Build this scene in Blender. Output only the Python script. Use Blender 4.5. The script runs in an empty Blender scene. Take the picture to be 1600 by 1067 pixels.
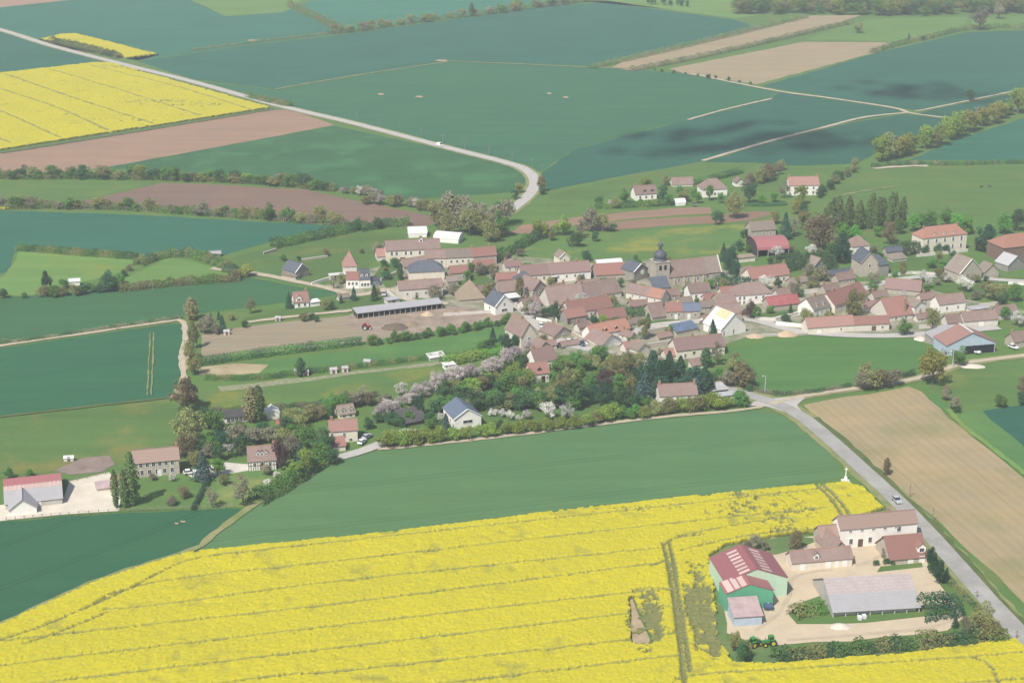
import bpy, bmesh, math, random
import numpy as np
from mathutils import Vector, Matrix
random.seed(7); RNG = np.random.default_rng(7)
scene = bpy.context.scene; COL = scene.collection
# ---------------------------------------------------------------- camera, sky, sun, exposure
CAM_H = 215.0; FPX = 2540.0; PITCH = math.atan(883.5 / FPX)
cam_d = bpy.data.cameras.new('camera'); cam = bpy.data.objects.new('camera', cam_d); COL.objects.link(cam)
cam_d.sensor_width = 36.0; cam_d.lens = FPX / 1600 * 36.0; cam_d.clip_end = 30000; cam_d.clip_start = 1.0
cam.location = (0, 0, CAM_H); cam.rotation_euler = (math.pi / 2 - PITCH, 0, 0)
scene.camera = cam
SUN_EL = math.radians(52); SUN_AZ = math.radians(33)          # azimuth measured from behind the camera towards the left
TO_SUN = Vector((-math.sin(SUN_AZ) * math.cos(SUN_EL), -math.cos(SUN_AZ) * math.cos(SUN_EL), math.sin(SUN_EL)))
world = bpy.data.worlds.new('World'); scene.world = world; world.use_nodes = True
wn = world.node_tree.nodes; wl = world.node_tree.links
sky = wn.new('ShaderNodeTexSky'); sky.sky_type = 'NISHITA'; sky.sun_disc = False
sky.sun_elevation = SUN_EL; sky.sun_rotation = math.atan2(TO_SUN.x, TO_SUN.y); sky.air_density = 1.2; sky.dust_density = 2.0
bgn = wn['Background']; bgn.inputs['Strength'].default_value = 0.10; wl.new(sky.outputs[0], bgn.inputs['Color'])
sun_d = bpy.data.lights.new('sun', 'SUN'); sun_d.energy = 4.6; sun_d.angle = math.radians(0.53); sun_d.color = (1.0, 0.95, 0.87)
sun = bpy.data.objects.new('sun', sun_d); COL.objects.link(sun)
sun.rotation_euler = TO_SUN.to_track_quat('Z', 'Y').to_euler(); sun.location = (0, 0, 400)
vs = scene.view_settings; vs.view_transform = 'Standard'; vs.look = 'None'; vs.gamma = 1.0; vs.exposure = 0.3
vs.use_curve_mapping = False
scene.cycles.max_bounces = 5; scene.cycles.diffuse_bounces = 2; scene.cycles.glossy_bounces = 2
scene.cycles.transmission_bounces = 2; scene.cycles.volume_bounces = 0; scene.cycles.transparent_max_bounces = 4
HAZE_DENSITY = 0.00017

# ---------------------------------------------------------------- helpers: ground coordinates
_c, _s = math.cos(PITCH), math.sin(PITCH)
def G(px, py):
    u, v = px - 800.0, py - 533.5
    t = CAM_H / (FPX * _s + v * _c)
    return Vector((u * t, (FPX * _c - v * _s) * t, 0.0))
def S(py):                                   # pixels per metre at a ground row of the photograph
    return (FPX * _s + (py - 533.5) * _c) / CAM_H
def VH(hpx, py):                             # height in metres of an upright thing hpx tall standing at row py
    return hpx / (S(py) * (_c - (py - 533.5) / FPX * _s))
def tag(o, label, cat=None, group=None, kind=None):
    o['label'] = label
    if cat: o['category'] = cat
    if group: o['group'] = group
    if kind: o['kind'] = kind
    return o
def link(o, parent=None):
    COL.objects.link(o)
    if parent is not None: o.parent = parent
    return o
def empty(name, loc, rz=0.0):
    o = bpy.data.objects.new(name, None); o.location = loc; o.rotation_euler = (0, 0, rz); o.empty_display_size = 0.5
    return link(o)
def mesh_obj(name, verts, faces, mat, parent=None, midx=None, smooth=False):
    me = bpy.data.meshes.new(name); me.from_pydata([tuple(v) for v in verts], [], faces)
    for m in (mat if isinstance(mat, (list, tuple)) else [mat]): me.materials.append(m)
    if midx is not None: me.polygons.foreach_set('material_index', midx)
    if smooth: me.polygons.foreach_set('use_smooth', [True] * len(me.polygons))
    me.update()
    return link(bpy.data.objects.new(name, me), parent)
class MB:                                    # collects boxes, prisms, tubes into one mesh
    def __init__(s): s.v = []; s.f = []; s.m = []
    def add(s, vs, fs, m=0):
        b = len(s.v); s.v += [tuple(p) for p in vs]; s.f += [tuple(b + i for i in f) for f in fs]; s.m += [m] * len(fs); return s
    def box(s, x0, x1, y0, y1, z0, z1, m=0):
        return s.add([(x0,y0,z0),(x1,y0,z0),(x1,y1,z0),(x0,y1,z0),(x0,y0,z1),(x1,y0,z1),(x1,y1,z1),(x0,y1,z1)],
                     [(3,2,1,0),(4,5,6,7),(0,1,5,4),(1,2,6,5),(2,3,7,6),(3,0,4,7)], m)
    def tube(s, p0, p1, r0, r1, n=8, m=0):
        p0, p1 = Vector(p0), Vector(p1); q = (p1 - p0).to_track_quat('Z', 'Y'); vs = []
        for p, r in ((p0, r0), (p1, r1)):
            for k in range(n):
                a = 2 * math.pi * k / n; vs.append(p + q @ Vector((r * math.cos(a), r * math.sin(a), 0)))
        fs = [(k, (k + 1) % n, n + (k + 1) % n, n + k) for k in range(n)] + [tuple(range(n))[::-1], tuple(range(n, 2 * n))]
        return s.add(vs, fs, m)
    def lathe(s, prof, n=16, m=0, c=(0, 0)):
        vs = [(c[0] + r * math.cos(2*math.pi*k/n), c[1] + r * math.sin(2*math.pi*k/n), z) for r, z in prof for k in range(n)]
        fs = [(i*n+k, i*n+(k+1)%n, (i+1)*n+(k+1)%n, (i+1)*n+k) for i in range(len(prof)-1) for k in range(n)]
        fs += [tuple(range(n))[::-1], tuple(range((len(prof)-1)*n, len(prof)*n))]
        return s.add(vs, fs, m)
    def obj(s, name, mat, parent=None, smooth=False):
        return mesh_obj(name, s.v, s.f, mat, parent, s.m, smooth)

# ---------------------------------------------------------------- materials
def lin(c):                                  # sRGB 0..255 to linear
    return tuple(((x/255)/12.92 if x/255 <= 0.04045 else (((x/255)+0.055)/1.055)**2.4) for x in c)
class NT:
    def __init__(s, name):
        s.mat = bpy.data.materials.new(name); s.mat.use_nodes = True; s.t = s.mat.node_tree
        s.b = s.t.nodes['Principled BSDF']; s.b.inputs['Roughness'].default_value = 0.9
        s.b.inputs['Specular IOR Level'].default_value = 0.15
    def n(s, typ, **kw):
        x = s.t.nodes.new(typ)
        for k, v in kw.items():
            if k in x.inputs: x.inputs[k].default_value = v
            else: setattr(x, k, v)
        return x
    def l(s, a, b): s.t.links.new(a, b)
    def coord(s, kind='Object'):
        return s.n('ShaderNodeTexCoord').outputs[kind]
    def noise(s, co, scale, detail=3, rough=0.55):
        x = s.n('ShaderNodeTexNoise'); x.inputs['Scale'].default_value = scale; x.inputs['Detail'].default_value = detail
        x.inputs['Roughness'].default_value = rough; s.l(co, x.inputs['Vector']); return x.outputs['Fac']
    def ramp(s, fac, stops):
        r = s.n('ShaderNodeValToRGB'); s.l(fac, r.inputs[0]); e = r.color_ramp.elements
        while len(e) < len(stops): e.new(0.5)
        for el, (p, c) in zip(e, stops): el.position = p; el.color = (*c, 1) if len(c) == 3 else c
        return r.outputs[0]
    def mix(s, fac, a, b, mode='MIX'):
        m = s.n('ShaderNodeMix'); m.data_type = 'RGBA'; m.blend_type = mode
        for sock, v in ((m.inputs[0], fac), (m.inputs[6], a), (m.inputs[7], b)):
            if isinstance(v, (int, float)): sock.default_value = v
            elif isinstance(v, tuple): sock.default_value = (*v, 1)
            else: s.l(v, sock)
        return m.outputs[2]
    def math(s, op, a, b=0.0, c=None):
        m = s.n('ShaderNodeMath'); m.operation = op
        for i, v in enumerate((a, b) if c is None else (a, b, c)):
            if isinstance(v, (int, float)): m.inputs[i].default_value = v
            else: s.l(v, m.inputs[i])
        return m.outputs[0]
    def bump(s, h, strength=0.3, dist=0.1):
        b = s.n('ShaderNodeBump'); b.inputs['Strength'].default_value = strength; b.inputs['Distance'].default_value = dist
        s.l(h, b.inputs['Height']); s.l(b.outputs[0], s.b.inputs['Normal'])
    def out(s, col): s.l(col, s.b.inputs['Base Color']); return s.mat
    def map(s, co, rot=0.0, scale=(1, 1, 1)):
        m = s.n('ShaderNodeMapping'); m.inputs['Rotation'].default_value = (0, 0, rot); m.inputs['Scale'].default_value = scale
        s.l(co, m.inputs['Vector']); return m.outputs[0]
def k(c, f): return tuple(min(1, x * f) for x in c)

def crop_mat(name, c, c2=None, ang=0.0, row=3.0, rowamt=0.10, tram=24.0, tramamt=0.25, patch=None, patchamt=0.0, speck=0.18):
    """a sown field: broad soil patches, drill rows along ang, paired wheel tracks every tram metres"""
    m = NT(name); co = m.coord(); c2 = c2 or k(c, 0.75)
    big = m.noise(co, 0.016, 6, 0.62); streak = m.noise(m.map(co, -ang, (0.012, 0.12, 1)), 1.0, 3, 0.6); fine = m.noise(co, 0.9, 2, 0.7)
    col = m.mix(m.ramp(big, [(0.3, (0, 0, 0)), (0.7, (1, 1, 1))]), c, c2)
    col = m.mix(m.math('MULTIPLY', m.ramp(streak, [(0.38, (0, 0, 0)), (0.7, (1, 1, 1))]), 0.6), col, k(c, 1.25))
    col = m.mix(m.math('MULTIPLY', m.ramp(m.noise(co, 0.05, 4, 0.65), [(0.4, (0, 0, 0)), (0.66, (1, 1, 1))]), 0.5), col, (c[0]*.82, c[1]*.98, c[2]*1.12))
    if patch: col = m.mix(m.math('MULTIPLY', m.ramp(m.noise(co, 0.035, 5, 0.65), [(0.5, (0, 0, 0)), (0.68, (1, 1, 1))]), patchamt), col, patch)
    if rowamt > 0:
        w = m.n('ShaderNodeTexWave'); w.bands_direction = 'Y'; w.inputs['Scale'].default_value = 1 / row * 0.31; w.inputs['Distortion'].default_value = 1.2
        w.inputs['Detail Scale'].default_value = 0.15
        m.l(m.map(co, -ang), w.inputs['Vector']); col = m.mix(m.math('MULTIPLY', w.outputs['Fac'], rowamt), col, k(c, 0.55))
    if tramamt > 0:
        sx = m.n('ShaderNodeSeparateXYZ'); m.l(m.map(co, -ang), sx.inputs[0])
        a = m.math('PINGPONG', m.math('ADD', sx.outputs[1], m.math('MULTIPLY', m.noise(co, 0.02, 1), 3.0)), tram / 2)
        d = m.math('ABSOLUTE', m.math('SUBTRACT', a, 0.95))
        col = m.mix(m.math('MULTIPLY', m.math('LESS_THAN', d, 0.3), tramamt), col, k(c, 0.45))
    col = m.mix(m.math('MULTIPLY', m.ramp(fine, [(0.3, (0, 0, 0)), (0.75, (1, 1, 1))]), speck), col, k(c, 0.5))
    m.bump(fine, 0.35, 0.15)
    return m.out(col)
def plain_mat(name, c, var=0.25, scale=0.6, rough=0.9, c2=None, spec=0.15, metal=0.0, bump=0.0):
    m = NT(name); co = m.coord(); n1 = m.noise(co, scale, 4, 0.65)
    col = m.mix(m.ramp(n1, [(0.3, (0, 0, 0)), (0.72, (1, 1, 1))]), c, c2 or k(c, 1 - var))
    m.b.inputs['Roughness'].default_value = rough; m.b.inputs['Specular IOR Level'].default_value = spec; m.b.inputs['Metallic'].default_value = metal
    if bump: m.bump(m.noise(co, scale * 4, 3), bump, 0.05)
    return m.out(col)
# ================================================================ THE SETTING: ground, fields, roads
def smooth_poly(pts, n=6):
    P = [Vector(p) for p in pts]
    if len(P) < 3: return P
    out = []
    for i in range(len(P) - 1):
        p0, p1, p2, p3 = P[max(i-1, 0)], P[i], P[i+1], P[min(i+2, len(P)-1)]
        for j in range(n):
            t = j / n
            out.append(0.5 * ((2*p1) + (p2-p0)*t + (2*p0-5*p1+4*p2-p3)*t*t + (3*p1-p0-3*p2+p3)*t**3))
    return out + [P[-1]]
LAYER = {}
def zof(layer):
    i = LAYER.get(layer, 0); LAYER[layer] = i + 1
    return layer * 0.045 + i * 0.0008
def sheet(name, px, mat, label, layer=1, kind='structure', cat=None, wob=0.8):
    """a flat parcel of land: its outline on the ground, edges a little uneven"""
    P = [G(*p) for p in px]; out = []; rr = random.Random(label)
    for i, a in enumerate(P):
        b = P[(i + 1) % len(P)]; L = (b - a).length; n = max(1, min(60, int(L / 8))); d = (b - a).normalized(); nn = Vector((-d.y, d.x, 0))
        for j in range(n):
            out.append(a + (b - a) * (j / n) + nn * (rr.uniform(-wob, wob) if j else 0))
    z = zof(layer); bm = bmesh.new(); vs = [bm.verts.new((p.x, p.y, z)) for p in out]
    bm.faces.new(vs); bmesh.ops.triangulate(bm, faces=bm.faces[:]); 
    for f in bm.faces:
        if f.normal.z < 0: f.normal_flip()
    me = bpy.data.meshes.new(name); bm.to_mesh(me); bm.free(); me.materials.append(mat)
    return tag(link(bpy.data.objects.new(name, me)), label, cat, None, kind)
def strip(name, px, width, mat, label, layer=3, jag=0.15, cat=None):
    P = smooth_poly([G(*p) for p in px], 8); rr = random.Random(label); z = zof(layer); L = []; R = []
    Q = [P[0]]                                # resample to even steps
    for p in P[1:]:
        while (p - Q[-1]).length > 4.0: Q.append(Q[-1] + (p - Q[-1]).normalized() * 4.0)
    Q.append(P[-1])
    for i, p in enumerate(Q):
        d = (Q[min(i+1, len(Q)-1)] - Q[max(i-1, 0)]).normalized(); nn = Vector((-d.y, d.x, 0)); w = width / 2
        L.append(p + nn * (w + rr.uniform(-jag, jag))); R.append(p - nn * (w + rr.uniform(-jag, jag)))
    n = len(Q); vs = [(p.x, p.y, z) for p in L + R]
    return tag(mesh_obj(name, vs, [(i, n+i, n+i+1, i+1) for i in range(n-1)], mat), label, cat, None, 'structure')
def gang(a, b):                               # direction on the ground between two photo points
    d = G(*b) - G(*a); return math.atan2(d.y, d.x)

TEAL = (0.030, 0.116, 0.071); GREEN = (0.047, 0.134, 0.054); MEAD = (0.098, 0.172, 0.046); LMEAD = (0.135, 0.235, 0.060)
BROWN = (0.31, 0.195, 0.130); DBROWN = (0.19, 0.125, 0.092); TAN = (0.29, 0.225, 0.135)
M = {}
M['ground'] = crop_mat('ground_grass', (0.085, 0.165, 0.038), (0.10, 0.15, 0.045), rowamt=0, tramamt=0, patch=(0.17, 0.17, 0.06), patchamt=0.45, speck=0.35)
tag(mesh_obj('ground', [(-4500, -200, 0), (4500, -200, 0), (4500, 7500, 0), (-4500, 7500, 0)], [(0, 1, 2, 3)], M['ground']),
    'green grassland under and between all the fields', None, None, 'structure')
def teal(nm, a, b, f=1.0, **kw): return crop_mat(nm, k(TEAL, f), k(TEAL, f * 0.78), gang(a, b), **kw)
def green(nm, a, b, f=1.0, **kw): return crop_mat(nm, k(GREEN, f), k(GREEN, f * 0.85), gang(a, b), **kw)
def mead(nm, c=MEAD, **kw): return crop_mat(nm, c, k(c, 0.8), 0, rowamt=0, tramamt=0, patch=kw.pop('patch', (0.24, 0.22, 0.04)), patchamt=kw.pop('patchamt', 0.45), speck=0.3)
def soil(nm, c, a, b, **kw): return crop_mat(nm, c, k(c, 0.85), gang(a, b), row=kw.pop('row', 4.0), rowamt=0.16, tramamt=0.12, speck=0.10, **kw)

F = sheet
F('field', [(-500,-60),(-500,28),(0,12),(115,0),(230,-30),(160,-60)], soil('soil_a', k(BROWN, 1.1), (0,12), (115,0)), 'pinkish bare field in the far top left corner')
F('field', [(230,-30),(115,0),(0,12),(-500,28),(-500,-20+40),(-400,10),(-120,22),(0,47),(60,62),(120,53),(250,86),(215,95),(392,70),(538,52),(455,14),(440,20),(352,26),(286,-5),(275,-30)], teal('crop_a', (0,12), (115,0), 1.2), 'blue-green crop field beyond the straight road, top left')
F('field', [(286,-5),(352,26),(440,20),(455,14),(475,-2),(540,-40),(270,-40)], mead('mead_a', k(LMEAD, 0.9), patchamt=0.1), 'light green field at the top edge of the photo')
F('field', [(462,14),(538,50),(660,34),(850,8),(940,-2),(1000,-40),(560,-40)], teal('crop_b', (540,50), (850,8), 1.45), 'pale green crop field behind the far hedge line, top middle')
F('field', [(215,96),(392,71),(540,54),(660,37),(850,11),(945,4),(1145,31),(1185,44),(922,104),(700,95),(430,140),(300,124)], teal('crop_c', (392,71), (850,11), 1.0), 'large blue-green crop field in the far middle')
F('field', [(430,141),(700,96),(922,105),(1080,115),(1215,143),(1200,156),(1085,184),(900,232),(845,268),(800,255),(690,225),(560,191),(455,166),(300,126)], crop_mat('crop_d', (0.040, 0.128, 0.058), (0.032, 0.108, 0.060), gang((430,140), (700,96))), 'wide green crop field inside the bend of the straight road')
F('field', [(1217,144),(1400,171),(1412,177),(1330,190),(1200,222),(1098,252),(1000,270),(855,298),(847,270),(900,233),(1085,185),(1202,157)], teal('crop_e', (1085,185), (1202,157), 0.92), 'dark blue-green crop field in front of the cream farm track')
F('field', [(-400,10),(-120,26),(0,50),(80,75),(160,97),(0,115),(-300,160)], teal('crop_f', (0,115), (150,97), 1.0), 'blue-green crop wedge left of the straight road')
F('field', [(-500,312),(-200,270),(0,239),(428,172),(456,172),(522,196),(165,262),(-500,264+60)], soil('soil_b', k(BROWN, 0.95), (0,240), (428,172)), 'reddish ploughed strip beside the far rapeseed field')
F('field', [(163,263),(522,197),(690,233),(790,258),(815,270),(822,283),(805,300),(740,305),(640,312),(560,300),(400,276)], green('crop_g', (165,262), (520,196), 0.85, patch=k(GREEN,1.7), patchamt=0.5), 'green crop field below the curve of the straight road')
F('field', [(-500,290),(0,281),(250,285),(120,316),(-500,320)], mead('mead_b', k(MEAD, 0.95), patchamt=0.25), 'narrow meadow between two tree rows on the left')
F('field', [(120,317),(252,286),(330,288),(480,297),(560,315),(700,342),(655,357),(480,346),(300,327)], soil('soil_c', DBROWN, (120,317), (480,300)), 'dark ploughed field behind the second tree row')
F('field', [(-500,330),(0,329),(180,335),(480,350),(540,354),(440,372),(345,400),(225,397),(30,383),(10,425),(-100,455),(-500,480)], teal('crop_h', (30,385), (225,397), 1.05), 'blue-green crop field below the second tree row')
F('field', [(32,391),(222,402),(180,428),(60,462),(-80,466),(8,430)], mead('mead_c', LMEAD, patchamt=0.5), 'pale meadow with yellow flowers at the left')
F('field', [(182,441),(262,403),(300,408),(368,430),(185,449)], mead('mead_d', k(LMEAD, 0.92), patchamt=0.15), 'small pale triangular meadow between hedges')
F('field', [(-500,520),(0,465),(390,434),(470,449),(545,457),(480,468),(300,491),(0,535),(-500,610)], green('crop_i', (0,500), (390,440), 0.9), 'green crop field above the narrow cream track, left')
F('field', [(-500,621),(0,544),(262,506),(288,506),(291,560),(280,602),(262,621),(0,652),(-500,720)], crop_mat('crop_j', (0.030, 0.112, 0.050), (0.026, 0.098, 0.050), gang((0,547), (262,509)), tramamt=0.35), 'dark blue-green crop field left of the brown trees')
F('field', [(-500,728),(0,656),(262,625),(278,640),(282,705),(200,722),(0,748),(-500,815)], mead('mead_e', k(MEAD, 0.9), patch=(0.30, 0.20, 0.06), patchamt=0.5), 'meadow with orange patches behind the left barn')
F('field', [(315,520),(420,506),(545,493),(640,510),(640,526),(560,535),(315,562)], soil('soil_d', (0.27, 0.22, 0.145), (315,520), (560,492)), 'grey-tan fallow plot left of the cattle shed')
F('farmyard', [(548,491),(620,484),(700,478),(800,487),(812,498),(770,503),(735,508),(690,518),(665,518),(640,523),(610,520),(585,524),(565,514),(540,508)], plain_mat('yard_dirt', (0.33, 0.26, 0.205), 0.45, 0.16), 'trampled dirt yard in front of the long cattle shed', 2)
F('field', [(312,577),(520,551),(700,527),(800,512),(806,533),(690,556),(470,580),(345,592)], crop_mat('crop_k', (0.075, 0.165, 0.045), (0.065, 0.145, 0.042), gang((312,577), (520,551)), patch=LMEAD, patchamt=0.5), 'green garden strip behind the clipped hedge')
F('bare_patch', [(310,574),(370,568),(420,570),(405,583),(340,588),(312,586)], plain_mat('bare_soil', (0.40, 0.33, 0.20), 0.4, 0.15), 'sandy patch at the end of the garden strip', 2)
F('field', [(322,616),(470,592),(692,570),(692,582),(600,610),(560,622),(430,642),(330,642)], mead('mead_f', k(MEAD, 0.95), patch=(0.26, 0.22, 0.03), patchamt=0.55), 'meadow with yellow flowers below the allotments')
F('allotment', [(340,604),(520,585),(690,564),(692,569),(520,590),(345,612)], plain_mat('allot', (0.30, 0.27, 0.20), 0.5, 0.5, c2=(0.12, 0.17, 0.06)), 'thin strip of vegetable plots and huts', 2)
F('field', [(347,407),(430,385),(560,361),(640,366),(605,398),(560,425),(480,432),(400,432)], mead('mead_g', k(MEAD, 0.85), patch=(0.24, 0.20, 0.05), patchamt=0.4), 'pasture sloping up behind the white house with slate roof')
F('field', [(785,402),(850,380),(925,366),(1060,357),(1165,350),(1182,368),(1130,395),(1050,405),(960,412),(820,414)], mead('mead_h', k(MEAD, 1.0), patch=(0.33, 0.28, 0.05), patchamt=0.7), 'meadow with yellow flower drifts behind the church')
F('field', [(795,364),(815,352),(900,340),(1040,326),(1110,324),(1112,334),(1000,341),(900,352),(830,366)], soil('soil_e', k(BROWN, 0.85), (900,340), (1110,324)), 'brown ploughed garden plot behind the meadow')
F('field', [(900,354),(1000,343),(1112,337),(1190,330),(1215,334),(1165,346),(1060,352),(925,362)], soil('soil_f', k(BROWN, 0.72), (900,354), (1110,338)), 'second brown garden plot nearer the meadow')
F('field', [(1300,296),(1345,272),(1365,262),(1450,259),(1900,262),(1900,345),(1640,342),(1420,336),(1300,318)], mead('mead_i', k(MEAD, 0.92), patch=(0.22, 0.2, 0.05), patchamt=0.25), 'large pasture above the poplar row')
F('field', [(1170,298),(1215,262),(1335,256),(1300,285),(1282,300)], mead('mead_j', k(MEAD, 0.95), patchamt=0.15), 'small pasture behind the pink-roofed house')
F('field', [(860,303),(1000,272),(1098,254),(1180,256),(1160,270),(1100,282),(960,300),(880,325),(850,325)], mead('mead_k', k(MEAD, 0.9), patchamt=0.15), 'grass slope behind the far houses')
F('field', [(1190,135),(1372,83),(1510,51),(1900,38),(1900,95),(1600,140),(1460,170),(1425,172),(1300,153)], teal('crop_l', (1190,135), (1510,51), 0.95), 'blue-green crop field in the far top right')
F('field', [(1045,108),(1255,66),(1395,67),(1370,82),(1182,132),(1070,116)], soil('soil_g', k(TAN, 1.08), (1045,108), (1255,66)), 'light brown ploughed field, top right')
F('field', [(955,106),(975,95),(1268,25),(1345,24),(1300,40),(1070,95),(990,111)], soil('soil_h', k(TAN, 1.08), (975,100), (1268,28)), 'long narrow brown strip between two hedges, top right')
F('field', [(1258,63),(1310,44),(1360,30),(1512,27),(1505,46),(1400,66)], mead('mead_l', k(LMEAD, 0.85), patchamt=0.1), 'light green meadow behind the light brown field')
F('field', [(905,2),(950,2),(1147,29),(1190,24),(1180,-30),(960,-40)], mead('mead_m', LMEAD, patchamt=0.3), 'pale green meadow at the top edge beside the wood')
F('field', [(1520,28),(1900,15),(1900,36),(1515,48)], mead('mead_n', k(LMEAD, 0.85), patchamt=0.1), 'light green meadow in the top right corner')
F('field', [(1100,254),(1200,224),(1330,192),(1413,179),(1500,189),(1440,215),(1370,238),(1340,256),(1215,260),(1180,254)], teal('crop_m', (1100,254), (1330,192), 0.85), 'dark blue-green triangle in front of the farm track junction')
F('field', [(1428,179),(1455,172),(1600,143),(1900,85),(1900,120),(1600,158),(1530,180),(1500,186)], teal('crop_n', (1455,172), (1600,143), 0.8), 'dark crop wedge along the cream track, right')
F('field', [(1420,250),(1500,217),(1600,185),(1900,120),(1900,256),(1600,252)], teal('crop_o', (1430,245), (1600,185), 1.1), 'blue-green crop field right of the lime-green tree row')
F('field', [(1135,545),(1250,528),(1440,521),(1470,540),(1440,572),(1420,582),(1340,600),(1250,612),(1195,613),(1160,594)], mead('mead_o', (0.076, 0.164, 0.044), patch=k(MEAD, 1.2), patchamt=0.3), 'bright green paddock at the right of the village')
F('field', [(1255,633),(1420,604),(1440,612),(1480,652),(1545,702),(1600,748),(1900,950),(1900,1240),(1670,1020),(1560,900),(1450,800),(1380,738),(1310,680)], crop_mat('soil_i', TAN, (0.36, 0.28, 0.14), gang((1310,680), (1560,900)), row=3.5, rowamt=0.16, tramamt=0.16, patch=(0.20, 0.205, 0.085), patchamt=0.7, speck=0.15), 'tan bare field beside the main road, right')
F('field', [(1443,606),(1520,600),(1560,640),(1640,650),(1900,700),(1900,930),(1602,744),(1545,698),(1482,648)], crop_mat('crop_p', (0.078, 0.165, 0.050), (0.068, 0.148, 0.046), gang((1482,648), (1602,744)), patch=LMEAD, patchamt=0.4), 'green strip along the curved edge of the tan field')
F('field', [(1535,642),(1600,632),(1900,585),(1900,880),(1600,698)], teal('crop_q', (1535,642), (1600,632), 0.85), 'dark blue-green field corner at the right edge', 2)
F('field', [(1450,607),(1470,585),(1530,570),(1600,563),(1900,540),(1900,580),(1600,629),(1520,640),(1490,645)], mead('mead_p', k(MEAD, 0.95), patch=(0.30, 0.24, 0.06), patchamt=0.5), 'flowery paddock under the blue and red shed', 2)
F('field', [(520,722),(600,702),(800,682),(1000,657),(1180,641),(1215,646),(1270,682),(1308,722),(1316,746),(1180,765),(900,795),(620,830),(308,862),(388,797),(480,747)], crop_mat('crop_r', (0.084, 0.166, 0.066), (0.072, 0.152, 0.058), gang((620,830), (1180,765)), tram=28, tramamt=0.32, rowamt=0.10, patch=(0.085, 0.155, 0.055), patchamt=0.5), 'large green crop field in the middle foreground')
F('field', [(-500,880),(0,815),(200,801),(350,794),(388,795),(325,845),(150,910),(60,953),(0,975),(-500,1130)], crop_mat('crop_s', (0.029, 0.102, 0.046), (0.025, 0.090, 0.046), gang((0,975), (325,845)), tramamt=0.5), 'dark green crop field in the lower left')
F('gravel_yard', [(-30,818),(0,814),(110,803),(186,798),(192,757),(170,738),(108,752),(100,778),(-30,792)], plain_mat('gravel_a', (0.60, 0.54, 0.45), 0.2, 0.25), 'pale gravel yard beside the red and grey barn', 2)
F('dirt_patch', [(85,735),(130,715),(170,712),(180,725),(160,737),(110,742)], plain_mat('dirt_a', (0.26, 0.20, 0.17), 0.35, 0.2), 'brown trampled patch in the meadow behind the left barn', 2)
F('lawn', [(186,797),(195,760),(300,738),(330,742),(300,797)], mead('lawn_a', k(MEAD, 1.0), patchamt=0.3), 'lawn in front of the stone house at the left', 2)
F('lawn', [(304,797),(332,742),(400,735),(470,735),(395,790)], mead('lawn_b', k(MEAD, 1.1), patch=(0.30, 0.28, 0.10), patchamt=0.6), 'orchard lawn in front of the half-timbered house', 2)
F('gravel_yard', [(288,740),(318,730),(345,722),(392,726),(392,735),(330,745),(300,746)], plain_mat('gravel_b', (0.52, 0.49, 0.43), 0.2, 0.4), 'gravel drive between two houses at the left', 3)
F('gravel_yard', [(1105,862),(1200,840),(1290,836),(1380,845),(1440,850),(1462,905),(1500,955),(1505,965),(1480,985),(1330,1002),(1215,1008),(1165,1000),(1125,985),(1120,930)], plain_mat('gravel_c', (0.50, 0.41, 0.29), 0.18, 0.2, c2=(0.42, 0.35, 0.25)), 'sandy farmyard around the large grey barn', 2)
F('grass_plot', [(1232,960),(1255,940),(1290,928),(1298,958),(1435,950),(1500,943),(1490,960),(1400,968),(1300,975),(1245,975)], mead('lawn_c', k(MEAD, 0.95), patchamt=0.35), 'grass strip in front of the large grey barn', 3)
LAWND = mead('lawn_d', k(MEAD, 0.9), patchamt=0.3)
F('grass_plot', [(1448,886),(1472,918),(1508,958),(1545,987),(1556,978),(1525,940),(1480,890),(1456,868)], LAWND, 'grass verge between the farmyard and the road', 3, wob=.15)
F('grass_plot', [(1370,894),(1442,886),(1440,879),(1376,885)], LAWND, 'small lawn behind the large grey barn', 3, wob=.15)
F('grass_plot', [(1095,868),(1130,852),(1240,838),(1285,842),(1245,858),(1215,866),(1128,880),(1135,1000),(1225,1020),(1400,1005),(1500,985),(1570,1000),(1420,1022),(1210,1037),(1145,1036),(1120,995)], mead('lawn_e', (0.105, 0.165, 0.055), patch=(0.30, 0.27, 0.14), patchamt=0.5), 'rough grass around the edge of the farmstead', 3)
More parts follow.
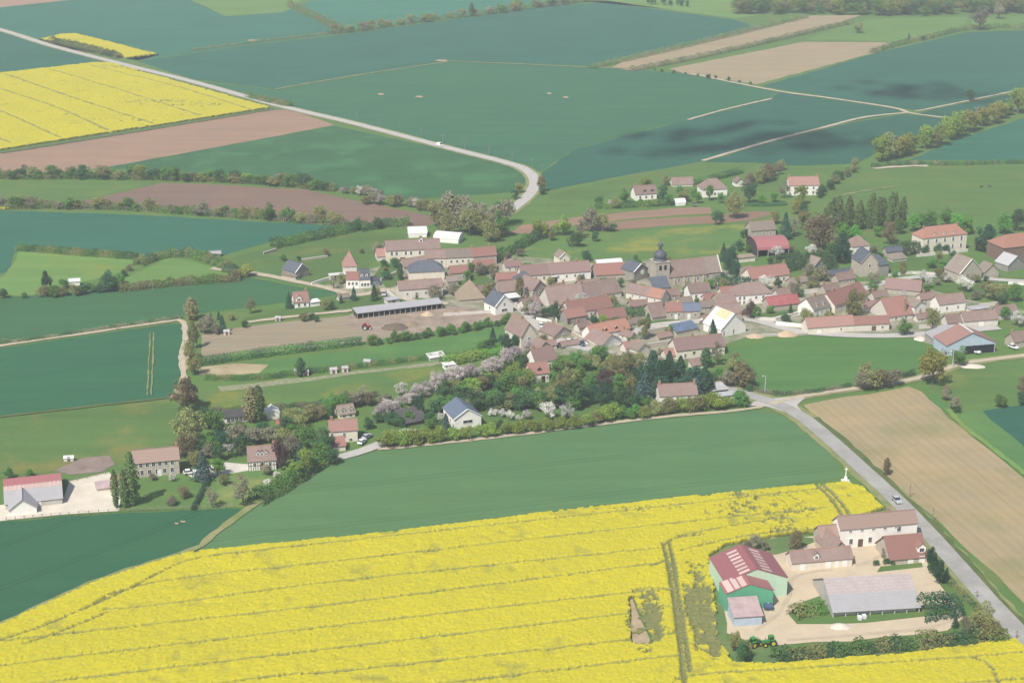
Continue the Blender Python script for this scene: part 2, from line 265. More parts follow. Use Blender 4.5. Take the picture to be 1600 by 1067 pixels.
# village ground: paved and earthy surfaces between the houses
VG = plain_mat('village_earth', (0.33, 0.29, 0.24), 0.4, 0.13, c2=(0.095, 0.14, 0.05))
F('village_yard', [(500,440),(640,405),(780,398),(930,412),(1040,405),(1140,425),(1260,440),(1400,440),(1560,480),(1560,512),(1390,520),(1170,525),(1060,566),(960,556),(870,566),(820,530),(800,490),(690,476),(600,470),(530,462)], VG, 'pale earth and paving between the village houses', 2)
GARD = mead('garden_grass', k(MEAD, 0.85), patch=(0.07, 0.10, 0.03), patchamt=0.5)
for nm, px, lb in (
    ('garden', [(590,660),(700,590),(830,555),(960,556),(1060,566),(1100,600),(1160,625),(1170,638),(1000,655),(800,680),(600,698)], 'grassy gardens between the wooded slope and the green field'),
    ('garden', [(700,428),(740,418),(775,440),(765,465),(715,462)], 'small green garden behind the thatch-coloured barn'),
    ('garden', [(585,430),(600,412),(632,412),(632,440),(605,452)], 'lawn between the cream farmhouse and the white house'),
    ('garden', [(1010,500),(1060,495),(1062,506),(1015,510)], 'lawn strip below the slate-topped cottage'),
    ('garden', [(1185,490),(1245,484),(1250,493),(1225,500),(1190,500)], 'small lawn below the bright red-roofed shed'),
    ('garden', [(1375,395),(1520,408),(1500,430),(1440,425),(1385,428)], 'terraced garden in front of the manor'),
    ('garden', [(1425,440),(1570,435),(1660,430),(1660,465),(1530,465),(1440,452)], 'green paddock between the manor and the brown-roofed house'),
    ('garden', [(500,470),(550,458),(690,470),(545,488),(470,492),(380,505),(380,497)], 'grass bank above the cattle shed'),
    ('garden', [(430,420),(520,405),(560,410),(540,440),(500,446),(440,436)], 'garden around the slate-roofed ruin'),
    ('garden', [(1205,360),(1290,345),(1330,375),(1320,410),(1240,405)], 'grass under the big brown trees behind the village')):
    F(nm, px, GARD, lb, 3)
PALE = plain_mat('pale_path', (0.44, 0.38, 0.28), 0.25, 0.3); ASPH = plain_mat('asphalt', (0.34, 0.33, 0.305), 0.3, 0.12)
ASPH2 = plain_mat('asphalt_light', (0.42, 0.40, 0.37), 0.18, 0.3); VERGE = plain_mat('verge', (0.26, 0.24, 0.12), 0.5, 0.15, c2=(0.12, 0.17, 0.05))
DGR = plain_mat('ditch_grass', (0.06, 0.10, 0.03), 0.4, 0.2, c2=(0.12, 0.13, 0.05))
main = [(1040,580),(1100,597),(1160,615),(1215,632),(1255,653),(1300,690),(1350,735),(1400,781),(1450,832),(1500,888),(1550,944),(1620,1018),(1760,1170)]
up = [(-400,-55),(-120,16),(0,47),(80,72),(180,98),(300,128),(430,164),(560,195),(690,229),(785,253),(820,265),(836,283),(828,303),(806,323),(780,340),(760,360)]
lane = [(1205,632),(1240,622),(1300,612),(1370,603),(1440,590),(1500,570),(1600,556),(1900,520)]
strip('verge', main, 10.5, VERGE, 'grassy verges of the main road', 4, 0.5); strip('verge', up, 10.0, VERGE, 'thin verges of the far straight road', 4, 0.5)
strip('verge', [(x + 18, y) for x, y in main[4:]], 3.2, DGR, 'dark ditch along the tan field', 5, 0.7)
strip('verge', lane, 5.6, VERGE, 'verges of the pale side lane', 4, 0.4)
strip('road', main, 6.0, ASPH, 'grey asphalt main road running down the right side', 6, 0.08)
strip('road', up, 6.4, ASPH2, 'grey road from top left that bends into the village', 6, 0.08)
strip('road', lane, 2.9, PALE, 'pale side lane leaving the road junction to the right', 7, 0.15)
sheet('road', [(1180,628),(1215,622),(1262,618),(1245,634),(1262,655),(1200,636),(1165,634)], ASPH2, 'widened asphalt apron of the road junction', 5, wob=0.1)
strip('road', [(1040,580),(1000,566),(930,548),(880,536),(845,512),(820,486),(800,470),(790,440)], 5.5, ASPH2, 'village street between the houses', 6, 0.1)
strip('road', [(1560,512),(1400,525),(1260,520),(1200,506),(1165,499),(1100,502),(1010,512),(960,540)], 5.5, ASPH2, 'grey street past the long low pink-roofed house', 6, 0.1)
strip('road', [(1190,505),(1240,492),(1290,478),(1370,445),(1460,432),(1600,440),(1800,445)], 4.5, ASPH2, 'lane climbing towards the manor', 6, 0.1)
strip('road', [(330,400+20),(400,428),(460,440),(505,449),(560,462),(610,452),(640,470),(700,475)], 4.0, PALE, 'cream lane to the white house with slate roof', 7, 0.2)
strip('path', [(-300,588),(0,541),(130,522),(262,503),(286,503),(290,530),(284,560),(290,600)], 2.4, PALE, 'narrow cream track beside the dark green field', 7, 0.3)
strip('path', [(1098,252),(1200,222),(1290,199),(1350,184),(1415,177)], 3.2, PALE, 'cream farm track climbing to the junction', 7, 0.3)
strip('path', [(1080,116),(1215,143),(1290,153),(1395,169),(1425,178),(1500,187)], 3.6, PALE, 'cream farm track along the brown field', 7, 0.4)
strip('path', [(1430,174),(1455,170),(1600,140),(1900,80)], 2.4, PALE, 'straight cream track at the right edge', 7, 0.3)
strip('path', [(700,97),(560,118),(430,140)], 2.5, VERGE, 'faint grassy crest line across the far fields', 7, 0.5)
strip('path', [(700,96),(820,101),(922,106),(1000,108)], 2.5, VERGE, 'faint grassy line above the green field', 7, 0.5)
strip('path', [(1075,188),(1140,170),(1205,155)], 2.5, PALE, 'short pale track between two far crops', 7, 0.4)
strip('path', [(1300,309),(1345,300),(1410,290)], 1.6, VERGE, 'worn path in the large pasture', 7, 0.5)
strip('path', [(600,697),(570,704),(530,716),(500,730),(470,752),(420,778),(385,797),(330,838),(300,860),(150,909),(0,977),(-300,1100)], 2.6, VERGE, 'grassy track dividing the foreground fields', 7, 0.4)
strip('path', [(640,672),(600,692),(570,704),(530,716)], 4.5, ASPH2, 'drive in front of the cream house', 8, 0.2)
strip('path', [(590,703),(700,692),(800,681),(1000,656),(1165,640),(1190,634)], 2.2, PALE, 'pale low edging under the row of clipped trees', 7, 0.4)
strip('path', [(235,520),(233,560),(230,618)], 0.55, VERGE, 'left wheel track in the dark green field', 7, 0.2)
strip('path', [(240,520),(239,560),(236,618)], 0.55, VERGE, 'right wheel track in the dark green field', 7, 0.2)
strip('path', [(0,652),(130,637),(262,622)], 1.6, DGR, 'dark ditch below the dark green field', 7, 0.3)
strip('path', [(0,240),(215,206),(428,171)], 4.0, DGR, 'dark green margin under the far rapeseed field', 7, 0.6)
strip('path', [(1480,640),(1510,670),(1550,700),(1602,742)], 2.0, mead('mead_q', LMEAD), 'pale grass line in the green strip', 7, 0.4)
strip('path', [(1365,264),(1400,261),(1450,260)], 4.0, PALE, 'chalky bank under the hedge above the pasture', 7, 0.8)
strip('path', [(380,505),(470,494),(550,486)], 3.0, PALE, 'pale track along the fallow plot', 8, 0.5)
strip('path', [(285,500),(292,540),(284,600),(270,622)], 2.2, plain_mat('sand', (0.36, 0.29, 0.17), 0.4, 0.2), 'sandy bank under the brown trees', 6, 1.0)
RUT = plain_mat('yard_rut', (0.44, 0.365, 0.265), 0.2, 0.3)
for px, lb in (([(1180,985),(1215,960),(1232,930),(1240,900),(1300,890)], 'left wheel ruts curving through the sandy farmyard'), ([(1230,1000),(1330,992),(1440,982),(1492,966),(1500,955),(1470,935)], 'wheel ruts looping round the front of the grey barn'), ([(1340,885),(1390,862),(1440,858),(1470,880)], 'wheel ruts leading from the courtyard to the road')):
    strip('path', px, 1.3, RUT, lb, 3, 0.35)
SCAR = plain_mat('bare_scar', (0.38, 0.30, 0.19), 0.3, 0.3)
for (x, y, w), lb in zip(((595,148,14),(655,152,16),(858,147,10),(884,153,12),(690,95.5,26),(395,64,22),(286,816,12),(276,819,9)),
    ('left of two pale scars in the far green field','faint pale scar above the road','left of the two bright scars in the mid field','right of the two bright scars in the mid field','pale crest spot at the top of the green field','bare patch at the far hedge','larger bare spot in the dark lower left field','smaller bare spot in the dark lower left field')):
    w *= .8
    F('bare_spot', [(x-w/2,y),(x-w/4,y-1.3),(x+w/3,y-1.1),(x+w/2,y+.4),(x+w/4,y+1.6),(x-w/3,y+1.2)], SCAR, lb, 8, wob=0)
F('bare_spot', [(984,938),(988,935),(998,962),(1016,1000),(1012,1008),(990,1008),(986,985)], SCAR, 'bare sandy patch inside the rapeseed field', 3)

# ---------------------------------------------------------------- rapeseed: a standing crop with its wheel tracks
def poly_mask(X, Y, P):
    inside = np.zeros(X.shape, bool); n = len(P)
    for i in range(n):
        x1, y1 = P[i][0], P[i][1]; x2, y2 = P[(i+1) % n][0], P[(i+1) % n][1]
        c = ((y1 > Y) != (y2 > Y)); inside ^= c & (X < (x2 - x1) * (Y - y1) / ((y2 - y1) if y2 != y1 else 1e-9) + x1)
    return inside
def line_dist(X, Y, P):
    d = np.full(X.shape, 1e9)
    for a, b in zip(P[:-1], P[1:]):
        ax, ay, bx, by = a[0], a[1], b[0], b[1]; L2 = max((bx-ax)**2 + (by-ay)**2, 1e-9)
        t = np.clip(((X-ax)*(bx-ax) + (Y-ay)*(by-ay)) / L2, 0, 1)
        d = np.minimum(d, np.hypot(X - ax - t*(bx-ax), Y - ay - t*(by-ay)))
    return d
def vnoise(X, Y, sc, seed):
    r = np.random.default_rng(seed); T = r.random((256, 256)); x = X / sc; y = Y / sc
    xi = np.floor(x).astype(int); yi = np.floor(y).astype(int); fx = x - xi; fy = y - yi; fx = fx*fx*(3-2*fx); fy = fy*fy*(3-2*fy)
    g = lambda i, j: T[(xi+i) % 256, (yi+j) % 256]
    return (g(0,0)*(1-fx)+g(1,0)*fx)*(1-fy) + (g(0,1)*(1-fx)+g(1,1)*fx)*fy
def rape_mat():
    m = NT('rapeseed'); co = m.coord(); a = m.n('ShaderNodeAttribute'); a.attribute_name = 'gap'
    spk = m.noise(m.map(co, -0.35, (0.55, 1.5, 1)), 1.1, 4, 0.75); big = m.noise(co, 0.03, 4, 0.6)
    flower = m.mix(m.ramp(big, [(0.35, (0, 0, 0)), (0.7, (1, 1, 1))]), (0.47, 0.405, 0.018), (0.42, 0.37, 0.022))
    flower = m.mix(m.math('MULTIPLY', m.ramp(spk, [(0.46, (0, 0, 0)), (0.64, (1, 1, 1))]), 0.5), flower, (0.24, 0.27, 0.05))
    stem = m.mix(m.ramp(spk, [(0.35, (0, 0, 0)), (0.65, (1, 1, 1))]), (0.115, 0.135, 0.045), (0.21, 0.20, 0.075))
    m.bump(spk, 0.5, 0.3)
    return m.out(m.mix(m.ramp(a.outputs['Fac'], [(0.12, (0, 0, 0)), (0.75, (1, 1, 1))]), flower, stem))
RAPE = rape_mat()
def rapeseed(px, holes, tracks, step, label, thin=(), name='rapeseed_field', ang=0.0):
    P = [G(*p) for p in px]; ca, sa = math.cos(ang), math.sin(ang)
    rot = lambda p: (p[0]*ca + p[1]*sa, -p[0]*sa + p[1]*ca)
    PR = [rot(p) for p in P]; xs = [p[0] for p in PR]; ys = [p[1] for p in PR]
    U, V = np.meshgrid(np.arange(min(xs), max(xs), step), np.arange(min(ys), max(ys), step), indexing='ij')
    U = U + RNG.uniform(-.3, .3, U.shape) * step; V = V + RNG.uniform(-.3, .3, V.shape) * step
    X = U*ca - V*sa; Y = U*sa + V*ca
    m = poly_mask(X, Y, P)
    for h in holes: m &= ~(poly_mask(X, Y, [G(*p) for p in h]) & ((vnoise(X, Y, 2.0, 12) > 0.34) if len(h) < 10 else True))
    gap = np.clip((vnoise(X, Y, 11, 3) * 0.5 + vnoise(X, Y, 3.2, 4) * 0.5 - 0.66) * 1.3, 0, 0.4) + RNG.random(X.shape) * 0.15
    for w, t in tracks:
        d = line_dist(X, Y, [(p.x, p.y) for p in smooth_poly([G(*q) for q in t], 6)])
        gap = np.maximum(gap, np.clip((w * (0.8 + 0.5 * vnoise(X, Y, 6, 9)) - d) / (0.6 * step) + 0.4, 0, 1) * (0.72 + 0.28 * vnoise(X, Y, 9, 5)))
    for tx, ty, rx, ry, amt in thin:          # places where the crop stands thin
        c = G(tx, ty); val = amt * np.clip(1.35 - np.hypot((X - c.x) / rx, (Y - c.y) / ry), 0, 1); spot = 0.45 * RNG.random(X.shape) + 0.55 * vnoise(X, Y, 2.4, 6); gap = np.maximum(gap, np.clip((val * 1.05 - spot) * 5, 0, 1) * 0.95)
    Z = 1.25 - 0.95 * gap + RNG.uniform(-.08, .08, X.shape) + 0.14 * vnoise(X, Y, 3.0, 8)
    idx = -np.ones(X.shape, int); idx[m] = np.arange(m.sum())
    q = m[:-1,:-1] & m[1:,:-1] & m[1:,1:] & m[:-1,1:]
    faces = np.stack([idx[:-1,:-1][q], idx[1:,:-1][q], idx[1:,1:][q], idx[:-1,1:][q]], 1)
    verts = np.stack([X[m], Y[m], Z[m]], 1)
    # standing edge of the crop: border vertices get a skirt down to the ground
    cnt = {}
    for a, b in ((0,1),(1,2),(2,3),(3,0)):
        for e in zip(faces[:,a].tolist(), faces[:,b].tolist()): cnt[e] = 1
    bord = [(a, b) for (a, b) in cnt if (b, a) not in cnt]; nv = len(verts); bv = sorted({i for e in bord for i in e}); low = {v: nv + i for i, v in enumerate(bv)}
    lv = verts[bv].copy(); lv[:, 2] = 0.1; verts = np.vstack([verts, lv])
    fl = faces.tolist() + [[b, a, low[a], low[b]] for a, b in bord]
    me = bpy.data.meshes.new(name); me.from_pydata(verts.tolist(), [], fl); me.materials.append(RAPE)
    at = me.attributes.new('gap', 'FLOAT', 'POINT'); at.data.foreach_set('value', np.concatenate([gap[m], np.full(len(bv), 0.9)]).astype(np.float32)); me.update()
    return tag(link(bpy.data.objects.new(name, me)), label, 'crop', None, 'stuff')
tr = [[(138,953),(200,925),(300,878),(420,862),(530,850),(1070,791),(1280,767)], [(165,956),(240,950),(540,911),(1029,860)], [(150,946),(189,927),(300,905),(540,879),(1070,819),(1290,797)],
      [(-120,1022),(86,996),(540,946),(1039,882)], [(-200,1070),(0,1044),(540,980),(1046,923)], [(-200,1105),(103,1067),(540,1015),(977,963),(1046,950)], [(-200,1150),(395,1065),(540,1052),(987,1003),(1060,990)],
      [(200,1130),(750,1065),(1067,1027)], [(500,1140),(1000,1085),(1077,1060),(1266,1047),(1517,1030),(1640,1018)], [(700,1160),(1100,1110),(1640,1060)],
      [(0,1004),(60,985),(138,953)], [(40,1010),(110,985),(170,960)], [(1060,841),(1215,813),(1240,820)], [(1060,865),(1130,848),(1230,832),(1280,834)],
      [(1100,838),(1055,845),(1038,855)], [(1038,880),(1020,888)], [(1046,925),(1020,922),(990,926)], [(1517,1030),(1545,1042),(1562,1075),(1580,1120)]]
tr2 = [[(1036,852),(1043,880),(1050,920),(1058,970),(1063,1010),(1068,1056),(1070,1075)], [(1046,852),(1052,880),(1058,920),(1066,970),(1072,1010),(1078,1052)],
       [(1272,758),(1300,785),(1318,812),(1330,830)], [(1282,758),(1308,782),(1328,808)]]
farm_hole = [(1108,872),(1135,854),(1240,836),(1285,834),(1305,822),(1378,800),(1440,830),(1500,900),(1590,985),(1600,1000),(1570,1003),(1420,1024),(1210,1040),(1145,1038),(1124,1000),(1118,930)]
rapeseed([(-400,1125),(-200,1046),(0,979),(150,911),(292,866),(620,833),(900,798),(1180,768),(1322,756),(1350,765),(1382,796),(1305,826),(1430,838),(1500,900),(1590,1005),(1700,1120),(1700,1260),(-400,1260)],
         [farm_hole, [(984,938),(988,935),(998,962),(1016,1000),(1012,1008),(990,1008),(986,985)]],
         [(0.42, t) for t in tr] + [(0.7, t) for t in tr2], 0.72, 'yellow flowering rapeseed field filling the foreground',
         thin=[(1003,985,4,14,1.0),(1020,965,4,18,0.9),(1085,965,3,22,0.95),(1100,950,4,30,0.85),(1110,990,4,14,0.95),(1110,1000,5,10,.8),(1165,800,14,12,0.5),(1215,800,10,14,0.5),(1260,800,8,10,0.45),(1225,828,10,8,.5),(500,1000,60,8,0.18),(780,900,80,6,0.16),(1180,776,50,3,0.45),(980,797,60,3,0.4)], ang=gang((540,946),(1039,882)))
far_tr = [[(0,140),(90,170),(170,206)], [(10,118),(120,156),(240,195)], [(80,110),(200,146),(315,183)], [(140,103),(280,138),(395,174)], [(-100,140),(0,175),(95,217)], [(-100,178),(0,218),(20,226)], [(-200,150),(-60,205),(-30,232)], [(175,104),(340,140),(420,165)]]
rapeseed([(-300,160),(0,116),(150,99),(176,100),(424,170),(0,236),(-300,284)], [], [(0.9, t) for t in far_tr], 1.7, 'yellow rapeseed field below the straight road, top left',
         thin=[(250,160,60,10,0.42),(215,190,50,8,0.35),(150,155,30,8,0.35),(300,165,30,14,.4)], ang=gang((0,238),(425,170)))
rapeseed([(62,62.5),(95,55),(120,54),(249,86),(196,92.5),(130,77)], [], [(0.7, [(200,75),(235,84),(215,89)])], 1.8, 'small yellow rapeseed triangle beyond the straight road')
rapeseed([(-120,324),(0,323.5),(16,325),(20,328),(0,330),(-120,331)], [], [], 1.5, 'sliver of yellow rapeseed at the left edge')
# ================================================================ BUILDINGS
def wall_mat(nm, c, c2=None, stain=0.3, stone=0.0):
    m = NT(nm); co = m.coord(); n1 = m.noise(co, 0.5, 4, 0.65); n2 = m.noise(m.map(co, 0, (1.2, 1.2, 0.25)), 1.2, 3, 0.6)
    col = m.mix(m.ramp(n1, [(0.35, (0, 0, 0)), (0.7, (1, 1, 1))]), c, c2 or k(c, 0.86))
    col = m.mix(m.math('MULTIPLY', m.ramp(n2, [(0.5, (0, 0, 0)), (0.75, (1, 1, 1))]), stain), col, k(c, 0.62))
    if stone:
        v = m.n('ShaderNodeTexVoronoi'); v.inputs['Scale'].default_value = 2.2; m.l(m.map(co, 0, (1, 1, 1.6)), v.inputs['Vector'])
        col = m.mix(stone, col, m.mix(m.ramp(v.outputs['Distance'], [(0.1, (0, 0, 0)), (0.5, (1, 1, 1))]), k(c, 1.1), k(c, 0.55)))
    return m.out(col)
def roof_mat(nm, c, c2=None, c3=None, row=0.33, rough=0.85, amt=0.7, spec=0.15):
    m = NT(nm); co = m.coord(); n1 = m.noise(co, 0.35, 5, 0.7); n2 = m.noise(co, 2.5, 3, 0.7)
    oi = m.n('ShaderNodeObjectInfo'); vary = m.math('MULTIPLY_ADD', oi.outputs['Random'], 0.3, 0.85)
    col = m.mix(m.ramp(n1, [(0.32, (0, 0, 0)), (0.7, (1, 1, 1))]), c, c2 or k(c, 0.72))
    col = m.mix(m.math('MULTIPLY', m.ramp(n2, [(0.45, (0, 0, 0)), (0.75, (1, 1, 1))]), 0.45 * amt * 1.4), col, c3 or k(c, 0.55))
    hsv = m.n('ShaderNodeHueSaturation'); m.l(vary, hsv.inputs['Value']); m.l(col, hsv.inputs['Color'])
    w = m.n('ShaderNodeTexWave'); w.bands_direction = 'Z'; w.inputs['Scale'].default_value = 0.31 / row; m.l(co, w.inputs['Vector'])
    col2 = m.mix(m.math('MULTIPLY', w.outputs['Fac'], 0.12 * amt), hsv.outputs[0], k(c, 0.45))
    m.b.inputs['Roughness'].default_value = rough; m.b.inputs['Specular IOR Level'].default_value = spec; m.bump(w.outputs['Fac'], 0.3, 0.06)
    return m.out(col2)
W = dict(white=wall_mat('render_white', (0.82, 0.79, 0.73), None, 0.08), cream=wall_mat('render_cream', (0.70, 0.64, 0.53), None, 0.18), pale=wall_mat('limewash', (0.64, 0.60, 0.54), None, 0.3),
         stone=wall_mat('limestone', (0.48, 0.43, 0.36), (0.39, 0.35, 0.295), 0.4, 0.35), grey=wall_mat('grey_stone', (0.33, 0.31, 0.28), None, 0.4, 0.35), rough=wall_mat('rubble_wall', (0.55, 0.49, 0.40), (0.46, 0.41, 0.34), 0.4, 0.5),
         brick=wall_mat('brown_boards', (0.20, 0.14, 0.11), None, 0.3), mint=wall_mat('pale_green_steel', (0.47, 0.62, 0.47), (0.44, 0.58, 0.44), 0.25), jade=wall_mat('green_steel', (0.12, 0.38, 0.23), (0.10, 0.33, 0.20), 0.25),
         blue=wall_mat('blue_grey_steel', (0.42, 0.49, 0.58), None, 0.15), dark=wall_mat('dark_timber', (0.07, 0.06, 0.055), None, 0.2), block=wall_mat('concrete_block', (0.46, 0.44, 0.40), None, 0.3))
R = dict(brown=roof_mat('tile_brown', (0.210, 0.140, 0.120), (0.24, 0.185, 0.165), (0.11, 0.09, 0.08)), red=roof_mat('tile_red', (0.27, 0.130, 0.108), (0.24, 0.140, 0.120), (0.16, 0.11, 0.095)), pink=roof_mat('tile_pink', (0.32, 0.175, 0.148), (0.28, 0.17, 0.145), (0.22, 0.155, 0.14)),
         mauve=roof_mat('tile_mauve', (0.24, 0.150, 0.138), (0.22, 0.155, 0.14), (0.16, 0.125, 0.115)), orange=roof_mat('tile_orange', (0.36, 0.175, 0.125), (0.31, 0.17, 0.13), (0.25, 0.14, 0.11)), slate=roof_mat('slate', (0.075, 0.085, 0.105), (0.095, 0.105, 0.125), None, 0.25, 0.55, 0.6, 0.4),
         blue=roof_mat('slate_blue', (0.10, 0.125, 0.175), (0.12, 0.145, 0.19), None, 0.25, 0.5, 0.4, 0.4), grey=roof_mat('fibre_cement', (0.36, 0.36, 0.375), (0.33, 0.32, 0.325), (0.30, 0.27, 0.25), 0.5, 0.8, 0.5), greyb=roof_mat('fibre_cement_rusty', (0.33, 0.29, 0.285), (0.36, 0.34, 0.34), (0.30, 0.15, 0.10), 0.5, 0.8, 1.0),
         crimson=roof_mat('steel_crimson', (0.29, 0.105, 0.112), (0.27, 0.115, 0.118), None, 0.6, 0.5, 0.2, 0.3), scarlet=roof_mat('steel_red', (0.36, 0.12, 0.12), None, None, 0.6, 0.5, 0.2, 0.3), white=roof_mat('white_sheet', (0.64, 0.64, 0.62), (0.58, 0.58, 0.56), None, 1.2, 0.6, 0.2), light=roof_mat('tile_light', (0.31, 0.215, 0.175), (0.29, 0.21, 0.175), (0.20, 0.15, 0.13)), tan=roof_mat('straw_tile', (0.29, 0.23, 0.17), (0.25, 0.20, 0.15), None, 0.3),
         grbr=roof_mat('tile_grey_brown', (0.235, 0.195, 0.165), (0.20, 0.165, 0.14), (0.15, 0.12, 0.10)), osb=roof_mat('timber_boards', (0.52, 0.40, 0.22), (0.55, 0.45, 0.30), None, 1.0, 0.8, 0.3), tarp=roof_mat('blue_tarp', (0.13, 0.17, 0.25), None, None, 1.0, 0.6, 0.3), dull=roof_mat('dark_felt', (0.095, 0.09, 0.09), None, None, 1.0), lilac=roof_mat('weathered_sheet', (0.42, 0.32, 0.315), None, None, 0.6, 0.8, 0.4), clear=roof_mat('translucent_sheet', (0.50, 0.38, 0.34), (0.46, 0.33, 0.30), None, 0.6, 0.5, 0.2))
GLASS = NT('window_glass'); GLASS.b.inputs['Base Color'].default_value = (0.03, 0.035, 0.04, 1); GLASS.b.inputs['Roughness'].default_value = 0.15; GLASS.b.inputs['Specular IOR Level'].default_value = 0.5; GLASS = GLASS.mat
TRIM = plain_mat('white_trim', (0.78, 0.76, 0.72), 0.08); WOOD = plain_mat('dark_wood', (0.12, 0.08, 0.055), 0.3, 2.0); DOORB = plain_mat('door_brown', (0.16, 0.10, 0.07), 0.3, 2.0)
BRICK = plain_mat('chimney_brick', (0.40, 0.25, 0.18), 0.3, 3.0); STEEL = plain_mat('galvanised', (0.45, 0.46, 0.47), 0.15, 1.5, 0.5); DARK = plain_mat('shade_and_pipe_black', (0.02, 0.02, 0.025), 0.3)  # near-black paints the shade inside doorways and bays; own colour of exhaust pipes
TIMB = plain_mat('half_timber', (0.11, 0.055, 0.045), 0.3, 2.0)
_wm = {}
def window_mesh(w, h, kind):
    key = (round(w, 1), round(h, 1), kind)
    if key not in _wm:
        mb = MB(); w, h = key[0], key[1]
        if kind == 'win':                     # surround, recessed pane, glazing bar
            t = 0.13
            mb.box(-w/2-t, -w/2, -.06, .05, -h/2-t, h/2+t, 0).box(w/2, w/2+t, -.06, .05, -h/2-t, h/2+t, 0).box(-w/2, w/2, -.06, .05, h/2, h/2+t, 0).box(-w/2-.05, w/2+.05, -.12, .05, -h/2-t, -h/2, 0)
            mb.box(-w/2, w/2, -.02, .02, -h/2, h/2, 1).box(-.03, .03, -.045, -.02, -h/2, h/2, 0)
            ms = [TRIM, GLASS]
        elif kind == 'shut':                  # window with open shutters
            mb.box(-w/2, w/2, -.02, .02, -h/2, h/2, 1).box(-w, -w/2, -.07, -.01, -h/2-.05, h/2+.05, 0).box(w/2, w, -.07, -.01, -h/2-.05, h/2+.05, 0).box(-w/2-.05, w/2+.05, -.1, .05, -h/2-.1, -h/2, 0).box(-.03, .03, -.045, -.02, -h/2, h/2, 0)
            ms = [TRIM, GLASS]
        else:
            mt = {'wdoor': TRIM, 'bdoor': DOORB, 'open': DARK, 'gdoor': STEEL}[kind]  # an open doorway is a solid panel with its inner shade painted near-black
            t = .1; mb.box(-w/2, w/2, -.05, .03, -h/2, h/2, 0).box(-w/2-t, -w/2, -.08, .03, -h/2, h/2+t, 1).box(w/2, w/2+t, -.08, .03, -h/2, h/2+t, 1).box(-w/2, w/2, -.08, .03, h/2, h/2+t, 1)
            if kind != 'open': mb.box(-.025, .025, -.07, -.05, -h/2, h/2, 1)
            ms = [mt, WOOD if kind in ('bdoor', 'open') else TRIM]
        me = bpy.data.meshes.new('window' if kind in ('win', 'shut') else 'door'); me.from_pydata(mb.v, [], mb.f); me.polygons.foreach_set('material_index', mb.m)
        for x in ms: me.materials.append(x)
        _wm[key] = me
    return _wm[key]
def opening(root, kind, w, h, loc, rz=0.0):
    o = bpy.data.objects.new('window' if kind in ('win', 'shut') else 'door', window_mesh(w, h, kind)); o.location = loc; o.rotation_euler = (0, 0, rz)
    return link(o, root)
def slab(mb, P, t=0.18, m=0):                 # a roof plane given by its top corners, with thickness
    P = [Vector(p) for p in P]; n = (P[1]-P[0]).cross(P[2]-P[0]).normalized()
    if n.z < 0: P = P[::-1]; n = -n
    Q = [p - n * t for p in P]; K = len(P)
    mb.add(P + Q, [tuple(range(K)), tuple(range(K, 2*K))[::-1]] + [(i, K+i, K+(i+1) % K, (i+1) % K)[::-1] for i in range(K)], m)
